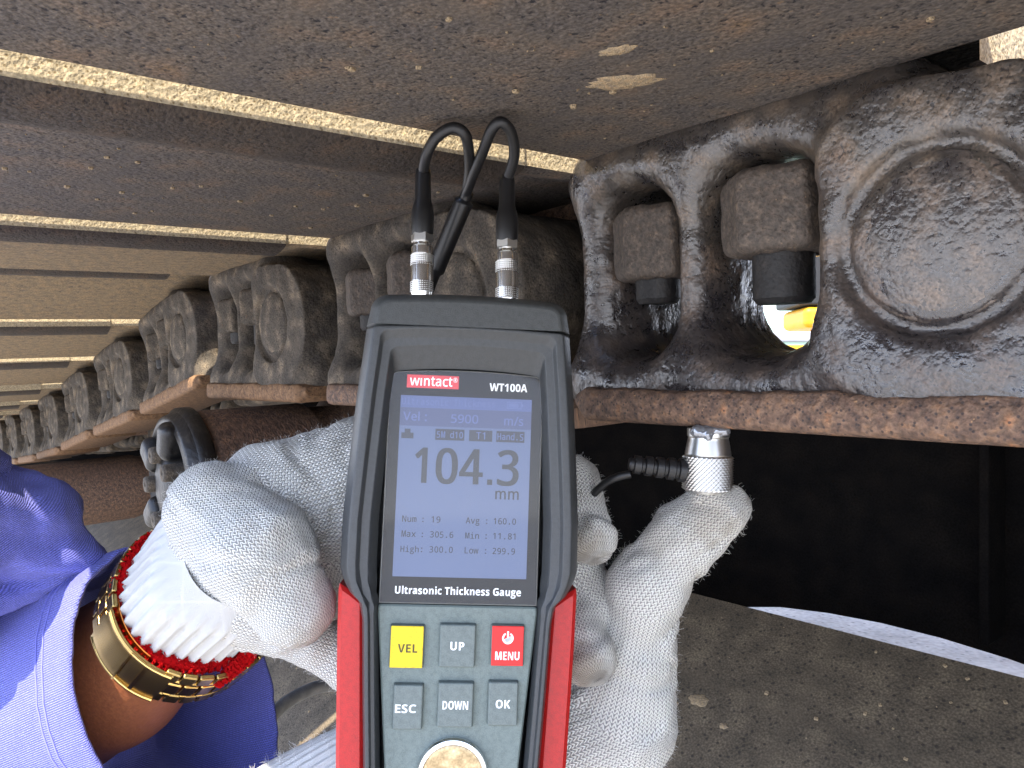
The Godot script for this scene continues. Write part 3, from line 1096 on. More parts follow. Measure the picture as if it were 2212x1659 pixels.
# ------------------------------------------------------------------ what shows through the nut well
func build_far_yard() -> void:
	var wall := thing("site_cabin", "pale mint panel wall glimpsed through the nut well", "cabin", P(1640, 700, 9.0) * Vector3(1, 0, 1))
	part("wall", rbox(Vector3(3.4, 3.0, 0.2), 0.02, 1), M.mint_panel, wall, Vector3(0, 1.55, 0))
	for i in 6:
		part("panel_rib", rbox(Vector3(0.05, 3.0, 0.05), 0.01, 1), M.pale_panel, wall, Vector3(-1.5 + i * 0.42, 1.55, 0.12))
	part("sill", rbox(Vector3(3.5, 0.12, 0.3), 0.02, 1), M.grey_panel, wall, Vector3(0, 1.30, 0.06))
	part("skirt", rbox(Vector3(3.5, 0.25, 0.26), 0.02, 1), M.grey_panel, wall, Vector3(0, 0.25, 0.05))
	var mach := thing("yellow_machine", "yellow and black machine glimpsed through the nut well", "machine", P(1745, 700, 6.0) * Vector3(1, 0, 1))
	part("counterweight", rbox(Vector3(0.36, 0.16, 0.5), 0.05, 3), M.machine_yellow, mach, Vector3(0.06, 1.26, 0))
	part("engine_cover", rbox(Vector3(0.5, 0.5, 0.5), 0.02, 1), M.machine_black, mach, Vector3(0.08, 1.60, 0))
	part("step", rbox(Vector3(0.5, 0.05, 0.3), 0.01, 1), M.machine_yellow, mach, Vector3(0.0, 1.02, 0.1))
	part("undercarriage", rbox(Vector3(0.9, 0.45, 0.5), 0.04, 1), M.machine_black, mach, Vector3(0.5, 0.5, 0))

# ------------------------------------------------------------------ gauge
const MM := 0.001
func half_width(y: float) -> float:
	var t := [[-110.0, 25.0], [-83.0, 26.8], [-60.0, 28.2], [-40.0, 29.3], [-36.0, 30.2], [-31.5, 34.0], [-28.5, 36.0], [-25.0, 37.0], [-10.0, 37.0], [7.0, 36.0], [28.0, 34.6], [49.5, 32.6], [61.0, 30.5]]
	for i in t.size() - 1:
		if y <= t[i + 1][0]:
			return lerpf(t[i][1], t[i + 1][1], smoothstep(0.0, 1.0, (y - t[i][0]) / (t[i + 1][0] - t[i][0])) if i in [3, 4, 5, 6] else (y - t[i][0]) / (t[i + 1][0] - t[i][0]))
	return 30.0

# outline of the gauge, drawn in at the sides and with its own top and bottom
func outline(inset_: float, top: float, bottom: float, r: float, arc: float, z: float) -> PackedVector3Array:
	var out := PackedVector3Array()
	var n := 60
	var inset := inset_
	for i in n + 1:
		var y := lerpf(bottom, top - r, float(i) / n)
		out.append(Vector3(-(half_width(y) - inset_ * lerpf(0.44, 1.0, smoothstep(-40.0, -25.0, y))), y, z))
	var w := half_width(top - r) - inset
	var wt := half_width(top) - inset
	for i in range(1, 8):
		var a := PI / 2 * i / 8.0
		out.append(Vector3(-wt + r - (r + w - wt) * cos(a), top - r + r * sin(a), z))
	for i in range(0, 17):
		var x := lerpf(-wt + r, wt - r, i / 16.0)
		out.append(Vector3(x, top + arc * (1.0 - pow(x / (wt - r), 2.0)), z))
	for i in range(1, 8):
		var a := PI / 2 * (1.0 - i / 8.0)
		out.append(Vector3(wt - r + (r + w - wt) * cos(a), top - r + r * sin(a), z))
	for i in n + 1:
		var y := lerpf(top - r, bottom, float(i) / n)
		out.append(Vector3(half_width(y) - inset_ * lerpf(0.44, 1.0, smoothstep(-40.0, -25.0, y)), y, z))
	for i in out.size():
		out[i] = out[i] * MM
	return out

func flat(poly: PackedVector2Array, z: float) -> ArrayMesh:
	var tri := Geometry2D.triangulate_polygon(poly)
	var v := PackedVector3Array()
	var n := PackedVector3Array()
	for p in poly:
		v.append(Vector3(p.x, p.y, z) * MM)
		n.append(Vector3(0, 0, 1))
	return mk(v, n, tri)

var fonts := {}
func font(kind: String) -> Font:
	if not fonts.has(kind):
		var f := SystemFont.new()
		f.font_names = PackedStringArray(["Droid Sans Mono" if kind == "mono" else "Droid Sans"])
		if kind == "bold":
			f.font_weight = 700
		if kind == "medium" or kind == "mono":
			var fv := FontVariation.new()
			fv.base_font = f
			fv.variation_embolden = 0.35 if kind == "medium" else 0.2
			fonts[kind] = fv
		else:
			fonts[kind] = f
	return fonts[kind]

# lettering fitted to a box (x0..x1, y0..y1 in millimetres), a hair thick
func letters(text: String, kind: String, x0: float, x1: float, y0: float, y1: float, z: float, m: Material, parent: Node, called := "lettering") -> void:
	var tm := TextMesh.new()
	tm.text = text
	tm.font = font(kind)
	tm.font_size = 64
	tm.pixel_size = 0.01
	tm.depth = 0.02
	tm.curve_step = 1.0
	var bb := tm.get_aabb()
	var am := ArrayMesh.new()
	am.add_surface_from_arrays(Mesh.PRIMITIVE_TRIANGLES, tm.get_mesh_arrays())
	bb = am.get_aabb()
	var sx := (x1 - x0) * MM / bb.size.x
	var sy := (y1 - y0) * MM / bb.size.y
	part(called, am, m, parent, Vector3(x0 * MM - bb.position.x * sx, y0 * MM - bb.position.y * sy, z * MM), Basis.from_scale(Vector3(sx, sy, 0.001)))

func rect(x0: float, x1: float, y0: float, y1: float, z: float, r: float, m: Material, parent: Node, called: String, thick := 0.04) -> MeshInstance3D:
	var pg := rounded_rect(x1 - x0, y1 - y0, r, 3) if r > 0.0 else PackedVector2Array([Vector2(x1 - x0, y1 - y0) / 2, Vector2(x0 - x1, y1 - y0) / 2, Vector2(x0 - x1, y0 - y1) / 2, Vector2(x1 - x0, y0 - y1) / 2])
	for i in pg.size():
		pg[i] = (pg[i] + Vector2(x0 + x1, y0 + y1) / 2) * MM
	return part(called, prism(pg, (z - thick) * MM, z * MM), m, parent)

func build_gauge() -> void:
	var at := P(1000, 1055, 0.235)
	var b := Basis(Vector3.UP, deg_to_rad(4.0)) * Basis(Vector3.RIGHT, deg_to_rad(-5.0)) * Basis(Vector3.BACK, deg_to_rad(-2.3))
	var g := thing("thickness_gauge", "black and red handheld ultrasonic thickness gauge with a blue screen, held in a white glove", "thickness gauge", at, b)
	# shell: rings from the back over the front rim down into the recess
	var bot := -108.0
	var rings := [
		outline(7.0, 49.3, bot, 3.0, 0.8, -27.0), outline(2.5, 49.3, bot, 3.0, 0.8, -25.0), outline(0.3, 49.3, bot, 2.0, 0.8, -19.0),
		outline(0.0, 49.3, bot, 1.0, 0.8, -5.0), outline(0.5, 49.3, bot, 1.0, 0.8, -1.8), outline(1.6, 49.3, bot, 1.0, 0.8, 0.6),
		outline(2.9, 49.3, bot, 1.0, 0.8, 2.6), outline(3.3, 49.2, bot, 1.0, 0.8, 2.9), outline(3.8, 49.0, bot, 1.2, 0.8, 3.0),
		outline(5.4, 48.4, bot, 2.5, 0.9, 3.05), outline(5.8, 48.1, bot, 2.7, 0.9, 2.85), outline(6.5, 46.0, bot, 2.6, 1.0, 1.5),
		outline(6.9, 45.5, bot, 2.6, 1.0, 1.25), outline(8.9, 43.6, bot, 2.6, 1.1, 1.2), outline(9.3, 43.1, bot, 2.4, 1.1, 0.95),
		outline(9.9, 41.5, bot, 2.4, 1.1, -0.2), outline(11.0, 37.0, bot, 3.0, 1.0, -3.0), outline(11.3, 36.4, bot, 3.0, 1.0, -3.3)]
	part("shell", grid(rings, true, true, false), M.rubber, g)
	var cap_rings := []
	for e in [[2.0, 59.0, -27.0, 3.0], [0.5, 60.0, -25.0, 4.0], [0.0, 60.2, -20.0, 5.0], [0.0, 60.2, -4.0, 5.0], [0.5, 60.0, -1.5, 5.0], [1.7, 59.2, 0.8, 4.5], [3.0, 57.8, 2.7, 3.6], [3.5, 57.2, 3.05, 3.3], [4.2, 56.6, 3.15, 3.0]]:
		cap_rings.append(outline(e[0], e[1], 50.0 - (0.1 if e[2] < 0 else 0.0), e[3], 0.9, e[2]))
	part("top_cap", grid(cap_rings, true, true, true), M.cap_rubber, g)
	# red grips
	for s in [-1.0, 1.0]:
		var pg := PackedVector2Array()
		for p in [Vector2(29.0, -35.5), Vector2(33.0, -32.5), Vector2(36.6, -30.2), Vector2(36.9, -32.0), Vector2(36.6, -45.0), Vector2(35.9, -62.0), Vector2(35.0, -83.0), Vector2(33.4, -106.0), Vector2(25.5, -106.0), Vector2(26.6, -83.0)]:
			pg.append(Vector2(p.x * s, p.y) * MM)
		var gr := part("grip", prism(pg, -22.0 * MM, -2.5 * MM, 1.2 * MM), M.red_rubber, g)
		for i in 7:
			part("grip_ridge", rbox(Vector3(1.2, 3.4, 14.0) * MM, 0.5 * MM, 2), M.red_rubber, gr, Vector3(s * (36.4 - 0.045 * (i * 7.0)), -38.0 - i * 7.0, -12.5) * MM)
	# display panel
	var pan := PackedVector2Array()
	for p in outline(12.0, 36.0, 0.0, 2.4, 0.9, 0.0):
		var q := Vector2(p.x, p.y) / MM
		if q.y > 20.0:
			pan.append(Vector2(clampf(q.x * 1.09, -24.4, 24.4), q.y))
	pan[0].x = -24.4
	pan.append(Vector2(24.4, -35.8))
	pan.append(Vector2(-24.4, -35.8))
	for i in pan.size():
		pan[i] *= MM
	var edge := part("display", prism(pan, -5.0 * MM, -2.75 * MM, 0.25 * MM), M.bezel_edge, g)
	var inner := Geometry2D.offset_polygon(pan, -0.35 * MM)[0]
	part("panel", prism(inner, -3.2 * MM, -2.68 * MM), M.bezel_black, edge)
	var z := -2.60
	rect(-18.9, -2.6, 30.9, 35.0, z, 0.0, M.logo_red, edge, "logo_plate")
	letters("wıntact", "medium", -18.0, -4.6, 31.55, 34.55, z + 0.05, M.print_white, edge, "logo_lettering")
	letters("®", "regular", -4.4, -3.0, 33.0, 34.5, z + 0.05, M.print_white, edge, "logo_lettering")
	letters("WT100A", "bold", 7.2, 19.2, 30.8, 33.3, z, M.print_white, edge)
	letters("Ultrasonic Thickness Gauge", "bold", -19.6, 19.3, -33.6, -30.4, z, M.print_white, edge)
	rect(-20.6, 20.8, -27.6, 28.4, z, 0.0, M.lcd, edge, "screen")
	rect(-20.6, 20.8, 24.6, 28.42, z + 0.02, 0.0, M.lcd_head, edge, "screen_heading")
	rect(-20.6, 20.8, 18.9, 24.6, z + 0.02, 0.0, M.lcd_dim, edge, "screen_heading")
	var zi := z + 0.05
	letters("Ultrasonic Thickness", "mono", -20.2, 9.2, 25.5, 27.8, zi, M.lcd_pale, edge)
	for e in [[13.0, 17.6, 27.3, 27.6], [13.0, 17.6, 25.3, 25.6], [13.0, 13.3, 25.3, 27.6], [17.3, 17.6, 25.3, 27.6], [17.6, 18.1, 26.0, 26.9], [13.6, 16.6, 25.8, 27.1]]:
		rect(e[0], e[1], e[2], e[3], zi, 0.0, M.lcd_pale, edge, "battery_mark")
	letters("Vel :", "medium", -19.6, -12.2, 20.4, 23.4, zi, M.lcd_pale, edge)
	letters("5900", "medium", -4.6, 4.0, 20.2, 23.0, zi, M.lcd_pale, edge)
	letters("m/s", "medium", 12.2, 18.3, 20.0, 22.9, zi, M.lcd_pale, edge)
	rect(-19.9, -16.1, 14.9, 16.7, zi, 0.0, M.lcd_box, edge, "probe_mark")
	rect(-18.9, -17.1, 16.7, 17.9, zi, 0.0, M.lcd_box, edge, "probe_mark")
	for e in [[-9.3, -0.2, "5M d10"], [1.3, 8.6, "T1"], [9.9, 18.8, "Hand.S"]]:
		rect(e[0], e[1], 14.7, 18.2, zi, 0.0, M.lcd_box, edge, "mode_box")
		var half: float = 4.1 if e[2] != "T1" else 1.4
		var mid_x: float = (e[0] + e[1]) / 2
		letters(e[2], "mono", mid_x - half, mid_x + half, 15.4, 17.6, zi + 0.04, M.lcd_pale, edge)
	letters("1", "medium", -15.36, -11.76, 1.2, 12.2, zi, M.lcd_ink, edge, "reading_digit")
	letters("1", "medium", -15.04, -11.44, 1.2, 12.2, zi + 0.012, M.lcd_ink, edge, "reading_digit")
	letters("0", "medium", -8.76, -2.16, 1.0, 12.3, zi, M.lcd_ink, edge, "reading_digit")
	letters("0", "medium", -8.44, -1.84, 1.0, 12.3, zi + 0.012, M.lcd_ink, edge, "reading_digit")
	letters("4", "medium", -1.36, 5.74, 1.2, 12.2, zi, M.lcd_ink, edge, "reading_digit")
	letters("4", "medium", -1.04, 6.06, 1.2, 12.2, zi + 0.012, M.lcd_ink, edge, "reading_digit")
	rect(7.5, 9.1, 1.2, 2.9, zi, 0.0, M.lcd_ink, edge, "reading_digit")
	letters("3", "medium", 10.54, 17.04, 1.0, 12.3, zi, M.lcd_ink, edge, "reading_digit")
	letters("3", "medium", 10.86, 17.36, 1.0, 12.3, zi + 0.012, M.lcd_ink, edge, "reading_digit")
	letters("mm", "medium", 10.2, 17.6, -3.2, -0.5, zi, M.lcd_ink, edge)
	var ink: Material = M.lcd_ink
	for e in [["Num", -18.4, -14.0, -9.0], ["19", -9.4, -6.6, -9.0], ["Avg", 1.3, 5.6, -9.0], ["160.0", 10.0, 17.0, -9.0], ["Max", -18.4, -14.0, -13.6], ["305.6", -9.6, -2.4, -13.6], ["Min", 1.3, 5.6, -13.6], ["11.81", 10.0, 17.0, -13.6], ["High", -18.5, -12.9, -18.2], ["300.0", -9.6, -2.4, -18.2], ["Low", 1.3, 5.6, -18.2], ["299.9", 10.0, 17.0, -18.2]]:
		var tall: bool = e[0] in ["High", "Avg"]
		letters(e[0], "mono", e[1], e[2], e[3] - (2.55 if tall else 1.95), e[3], zi, ink, edge)
	for y in [-9.0, -13.6, -18.2]:
		for x in [-12.0, 7.8]:
			letters(":", "mono", x - 0.2, x + 0.25, y - 1.9, y - 0.5, zi, ink, edge)
	part("cover_glass", flat(scale_poly(inner, 1000.0), z + 0.18), M.glass, edge)
	# keypad
	var kp := PackedVector2Array()
	for p in [Vector2(24.4, -36.4), Vector2(23.6, -36.0), Vector2(-23.6, -36.0), Vector2(-24.4, -36.4), Vector2(-24.5, -38.0), Vector2(-20.4, -83.0), Vector2(-18.5, -106.0), Vector2(18.5, -106.0), Vector2(20.2, -83.0), Vector2(24.5, -38.0)]:
		kp.append(p * MM)
	var pad := part("keypad", prism(kp, -6.0 * MM, -2.0 * MM, 0.5 * MM), M.keypad, g)
	var keys := [["VEL", -15.1, -48.1, 10.0, 12.5, M.key_yellow, M.print_olive], ["UP", 0.2, -47.6, 10.7, 12.6, M.key_grey, M.print_white], ["MENU", 15.5, -47.3, 9.9, 12.0, M.key_red, M.print_white], ["ESC", -14.0, -65.8, 8.6, 13.0, M.key_grey, M.print_white], ["DOWN", 0.3, -65.0, 10.5, 13.0, M.key_grey, M.print_white], ["OK", 14.7, -64.5, 8.8, 12.8, M.key_grey, M.print_white]]
	for e in keys:
		var base := part("button", rbox(Vector3(e[3] + 0.7, e[4] + 0.7, 2.6) * MM, 0.55 * MM, 3, 0.95), M.key_grey, pad, Vector3(e[1], e[2], -1.35) * MM)
		if e[5] != M.key_grey:
			part("button_face", rbox(Vector3(e[3] - 0.15, e[4] - 0.15, 0.5) * MM, 0.24 * MM, 2), e[5], pad, Vector3(e[1], e[2], -0.22) * MM)
		var wd: float = {"VEL": 5.9, "UP": 4.2, "MENU": 7.4, "ESC": 6.3, "DOWN": 7.7, "OK": 4.4}[e[0]]
		var cy: float = e[2] - (2.9 if e[0] == "MENU" else 0.0) - (0.4 if e[0] in ["VEL", "ESC"] else 0.0)
		letters(e[0], "bold", e[1] - wd / 2 + (-0.6 if e[0] == "ESC" else 0.3 if e[0] == "VEL" else 0.0), e[1] + wd / 2 + (-0.6 if e[0] == "ESC" else 0.3 if e[0] == "VEL" else 0.0), cy - 1.25, cy + 1.25, (0.07 if e[5] != M.key_grey else -0.02), e[6], pad)
	# power mark: open ring and bar
	var ring := PackedVector2Array()
	for i in 25:
		ring.append(Vector2.from_angle(PI / 2 + 0.5 + (TAU - 1.0) * i / 24.0) * 1.75)
	for i in 25:
		ring.append(Vector2.from_angle(PI / 2 + 0.5 + (TAU - 1.0) * (24 - i) / 24.0) * 1.25)
	for i in ring.size():
		ring[i] = (ring[i] + Vector2(15.5, -45.0)) * MM
	part("power_mark", prism(ring, 0.0, 0.07 * MM), M.print_white, pad)
	rect(15.22, 15.78, -44.9, -42.9, 0.075, 0.2, M.print_white, pad, "power_mark")
	# round navigation button
	var kn := part("round_button", turned([Vector2(10.9, -3.0) * MM, Vector2(10.9, -0.6) * MM, Vector2(10.4, 0.2) * MM, Vector2(9.3, 0.5) * MM, Vector2(8.9, 0.1) * MM], 64), M.chrome, g, Vector3(0.2, -85.6, 0) * MM, Basis(Vector3.RIGHT, PI / 2))
	part("button_face", lathe([Vector2(8.95, 0.05) * MM, Vector2(8.0, 0.35) * MM, Vector2(4.0, 0.6) * MM, Vector2(0.01, 0.7) * MM], 48, false, true), M.bronze_face, kn)

func scale_poly(p: PackedVector2Array, s: float) -> PackedVector2Array:
	var o := PackedVector2Array()
	for q in p:
		o.append(q * s)
	return o

# ------------------------------------------------------------------ plugs, cables
func knurled(r: float, y0: float, y1: float, n: int, depth: float, diamond: bool) -> ArrayMesh:
	var rows := []
	var k := maxi(12, int((y1 - y0) / (TAU * r / n) * 4.0))
	var sides := n * 4
	for i in k + 1:
		var y := lerpf(y0, y1, float(i) / k)
		var row := PackedVector3Array()
		for j in sides:
			var a := TAU * j / sides
			var p := float(j) / 4.0
			var q := float(i) * 0.25
			var d := 0.0
			if diamond:
				d = depth * (absf(fposmod(p + q, 1.0) - 0.5) + absf(fposmod(p - q, 1.0) - 0.5)) * 2.0
			else:
				d = depth * maxf(cos(p * TAU) * 0.5 + 0.5, 0.0) if i % 3 == 1 else 0.0
			var rr := r - depth + d
			if i == 0 or i == k:
				rr = r - depth
			row.append(Vector3(cos(a) * rr, y, sin(a) * rr))
		rows.append(row)
	return grid(rows, true, false, false)

func build_cables() -> void:
	var gb := Basis(Vector3.UP, deg_to_rad(4.0)) * Basis(Vector3.RIGHT, deg_to_rad(-5.0)) * Basis(Vector3.BACK, deg_to_rad(-1.0))
	var cab := thing("probe_cable", "black twin cable with two silver plugs in the gauge's top, looping down behind it", "cable", P(1000, 640, 0.250))
	var heads := []
	for s in 2:
		var foot: Vector3 = [P(911, 638, 0.2475), P(1095, 652, 0.2480)][s]
		var pl := Node3D.new()
		pl.name = "plug" if s == 0 else "plug_001"
		cab.add_child(pl)
		pl.position = foot - cab.position
		pl.basis = gb * Basis(Vector3.BACK, deg_to_rad(0.6))
		part("collar", knurled(0.0039, 0.0008, 0.0046, 30, 0.0003, false), M.satin_steel, pl)
		part("sleeve", turned([Vector2(0.0034, -0.001), Vector2(0.0036, 0.0008), Vector2(0.0037, 0.0046), Vector2(0.0037, 0.0096), Vector2(0.0034, 0.0132), Vector2(0.0035, 0.0135), Vector2(0.0035, 0.0160), Vector2(0.0028, 0.0166), Vector2(0.0026, 0.0180), Vector2(0.0026, 0.0182)], 36), M.chrome, pl)
		part("collar", knurled(0.0039, 0.0097, 0.0133, 30, 0.0003, false), M.satin_steel, pl)
		var hex := PackedVector2Array()
		for i in 6:
			hex.append(Vector2.from_angle(PI / 3 * i + 0.2 + s * 0.35) * 0.0038)
		part("hex_nut", prism(hex, -0.0205, -0.0176, 0.0003), M.satin_steel, pl, Vector3.ZERO, Basis(Vector3.RIGHT, PI / 2))
		part("boot", lathe([Vector2(0.0030, 0.0196), Vector2(0.0036, 0.0202), Vector2(0.0037, 0.0245), Vector2(0.0037, 0.0275), Vector2(0.0034, 0.0295), Vector2(0.0027, 0.0320), Vector2(0.0026, 0.0400), Vector2(0.0025, 0.0420), Vector2(0.0016, 0.0422)], 28, true, true), M.shrink_black, pl)
		heads.append(foot + pl.basis * Vector3(0, 0.041, 0))
	var left := curve([heads[0], P(921, 335, 0.244), P(943, 296, 0.240), P(978, 276, 0.238), P(1004, 290, 0.239), P(1013, 330, 0.246), P(1013, 380, 0.258), P(1001, 440, 0.270), P(975, 500, 0.272)], 48)
	var right := curve([heads[1], P(1111, 335, 0.244), P(1103, 285, 0.237), P(1082, 264, 0.234), P(1062, 280, 0.236), P(1044, 325, 0.243), P(1021, 380, 0.256), P(1003, 430, 0.267), P(975, 500, 0.270)], 48)
	for c in [left, right]:
		var pts := []
		var rr := []
		for p in c:
			pts.append(p - cab.position)
			rr.append(0.0018)
		part("lead", tube(pts, rr, 12), M.cable_black, cab)
	var y := curve([P(1010, 415, 0.2655), P(1000, 440, 0.2675), P(975, 500, 0.271), P(950, 560, 0.274), P(930, 610, 0.276), P(905, 680, 0.279)], 40)
	var yp := []
	var yr := []
	for i in y.size():
		yp.append(y[i] - cab.position)
		yr.append(0.0023 if i < 7 else 0.0034 if i < 29 else 0.0024)
	part("shrink_tube", tube(yp, yr, 16), M.shrink_black, cab)
	# grey cable lying on the plate
	var gc := curve([P(430, 1760, 0.36), P(500, 1655, 0.38), P(560, 1575, 0.40), P(630, 1510, 0.42), P(720, 1480, 0.44), P(850, 1500, 0.46)], 40)
	var gp := []
	var gr := []
	for p in gc:
		gp.append(p - gc[0])
		gr.append(0.0036)
	var go := part("grey_cable", tube(gp, gr, 14), M.cable_grey, self, gc[0])
	tag(go, "scuffed grey cable curving over the dark plate left of the gauge", "cable")

func build_probe() -> void:
	var at := P(1528, 1061, 0.257)
	var t := thing("ultrasonic_probe", "silver knurled ultrasonic probe pressed up against the rusty rail by a gloved finger", "probe", at, Basis(Vector3.BACK, deg_to_rad(-1.0)))
	part("knurled_grip", knurled(0.0080, 0.0002, 0.0123, 32, 0.0006, true), M.satin_steel, t)
	part("grip_end", turned([Vector2(0.0, -0.0002), Vector2(0.0072, -0.0002), Vector2(0.0076, 0.0004)], 40), M.satin_steel, t)
	part("cone", turned([Vector2(0.0075, 0.0121), Vector2(0.0077, 0.0126), Vector2(0.0068, 0.0175), Vector2(0.0067, 0.0182), Vector2(0.0070, 0.0186), Vector2(0.0070, 0.0212), Vector2(0.0, 0.0214)], 48), M.satin_steel, t)
	var gelf := func(p: Vector3) -> float:
		var d := capsule(p, Vector3(-0.005, 0.0205, 0.0045), Vector3(0.004, 0.0208, 0.0055), 0.0022, 0.0018)
		return smin(d, capsule(p, Vector3(-0.002, 0.0195, 0.0065), Vector3(-0.0015, 0.0182, 0.0068), 0.0014, 0.0009), 0.002)
	part("couplant", net_mesh(lumpy(nets(Vector3(-0.009, 0.015, 0.001), Vector3(0.008, 0.025, 0.010), 0.0005, gelf), 0.0004, 500.0, 6)), M.gel, t)
	# ribbed strain relief and its lead
	var prof := [Vector2(0.0, 0.0)]
	for i in 5:
		var r := 0.0040 - i * 0.00022
		var y0 := i * 0.0038
		prof.append_array([Vector2(r, y0 + 0.0002), Vector2(r, y0 + 0.0024), Vector2(r - 0.0009, y0 + 0.0027), Vector2(r - 0.0009, y0 + 0.0036)])
	prof.append(Vector2(0.0019, 0.0195))
	prof.append(Vector2(0.0, 0.0195))
	part("strain_relief", turned(prof, 28), M.cable_black, t, Vector3(-0.0074, 0.0068, 0.0), Basis(Vector3.BACK, deg_to_rad(84.0)))
	var lead := curve([P(1362, 1024, 0.257), P(1330, 1032, 0.258), P(1300, 1050, 0.261), P(1240, 1110, 0.268), P(1150, 1180, 0.28)], 24)
	var lp := []
	var lr := []
	for p in lead:
		lp.append(t.basis.inverse() * (p - at))
		lr.append(0.0014)
	part("lead", tube(lp, lr, 10), M.cable_black, t)

# ------------------------------------------------------------------ person
# bones: [a, b, radius a, radius b, blend]
func hand_field(bones: Array, p: Vector3) -> float:
	var d := 1.0
	for e in bones:
		d = smin(d, capsule(p, e[0], e[1], e[2], e[3]), e[4])
	return d

const WALE := 0.00145
# brown dirt rubbed into the yarn: list of [centre, radius, strength]
func stain_at(p: Vector3, stains: Array) -> Color:
	var k := 0.0
	for e in stains:
		var d: float = (p - e[0]).length() / e[1] + dirt_noise.get_noise_3dv(p) * 0.55
		k = maxf(k, (1.0 - smoothstep(0.3, 1.0, d)) * e[2])
	k = maxf(k, 0.16 * smoothstep(0.05, 0.55, dirt_noise.get_noise_3dv(p * 0.35)))
	return Color(1, 1, 1).lerp(Color(0.40, 0.31, 0.20), k)

var dirt_noise := FastNoiseLite.new()

func knit_mesh(r: Array, bones: Array, stains: Array) -> ArrayMesh:
	dirt_noise.frequency = 160.0
	var v: PackedVector3Array = r[0]
	var idx: PackedInt32Array = r[1]
	var n := smooth_normals(v, idx)
	var ov := PackedVector3Array()
	var on := PackedVector3Array()
	var ou := PackedVector2Array()
	var oc := PackedColorArray()
	var oi := PackedInt32Array()
	var frames := []
	for e in bones:
		frames.append(frame_of(e[1] - e[0]))
	for t in range(0, idx.size(), 3):
		var c := (v[idx[t]] + v[idx[t + 1]] + v[idx[t + 2]]) / 3.0
		var best := 0
		var bd := 9.0
		for k in bones.size():
			var d := capsule(c, bones[k][0], bones[k][1], bones[k][2], bones[k][3])
			if d < bd:
				bd = d
				best = k
		var f: Basis = frames[best]
		var o: Vector3 = bones[best][0]
		var rad: float = (bones[best][2] + bones[best][3]) / 2
		var lc := f.inverse() * (c - o)
		var ac := atan2(lc.z, lc.x)
		for k in 3:
			var p := v[idx[t + k]]
			var l := f.inverse() * (p - o)
			var a := ac + wrapf(atan2(l.z, l.x) - ac, -PI, PI)
			ov.append(p)
			on.append(n[idx[t + k]])
			oc.append(stain_at(p, stains))
			ou.append(Vector2(a * rad, l.y * 1.05) / (WALE * 4.0))
			oi.append(t + k)
	return mk(ov, on, oi, ou, oc)

func hair_mesh() -> ArrayMesh:
	var rows := []
	for i in 5:
		var t := i / 4.0
		var c := Vector3(sin(t * 2.6) * 0.0005, t * 0.0019, cos(t * 3.1) * 0.0004)
		var w := lerpf(0.000032, 0.000016, t)
		rows.append(PackedVector3Array([c + Vector3(w, 0, 0), c + Vector3(-w * 0.5, 0, w * 0.87), c + Vector3(-w * 0.5, 0, -w * 0.87)]))
	return grid(rows, true)

func scatter(called: String, m: ArrayMesh, hair: Mesh, count: int, material: Material, parent: Node, s0: float, s1: float, lean: float) -> void:
	var arr := m.surface_get_arrays(0)
	var v: PackedVector3Array = arr[Mesh.ARRAY_VERTEX]
	var n: PackedVector3Array = arr[Mesh.ARRAY_NORMAL]
	var mm := MultiMesh.new()
	mm.transform_format = MultiMesh.TRANSFORM_3D
	mm.mesh = hair
	mm.instance_count = count
	for i in count:
		var k := rng.randi() % v.size()
		var d := (n[k] + Vector3(rng.randf_range(-1, 1), rng.randf_range(-1, 1), rng.randf_range(-1, 1)) * lean).normalized()
		var b := Basis(d, rng.randf() * TAU) * frame_of(d)
		mm.set_instance_transform(i, Transform3D(b.scaled_local(Vector3.ONE * rng.randf_range(s0, s1)), v[k]))
	var o := MultiMeshInstance3D.new()
	o.name = called
	o.multimesh = mm
	o.material_override = material
	o.set_meta("kind", "stuff")
	parent.add_child(o, true)

func ring_frame(n: Vector3) -> Basis:
	# x = the ring's direction nearest the eye, y = its axis
	var y := n.normalized()
	var x := (Vector3.BACK - y * y.z).normalized()
	return Basis(x, y, x.cross(y))

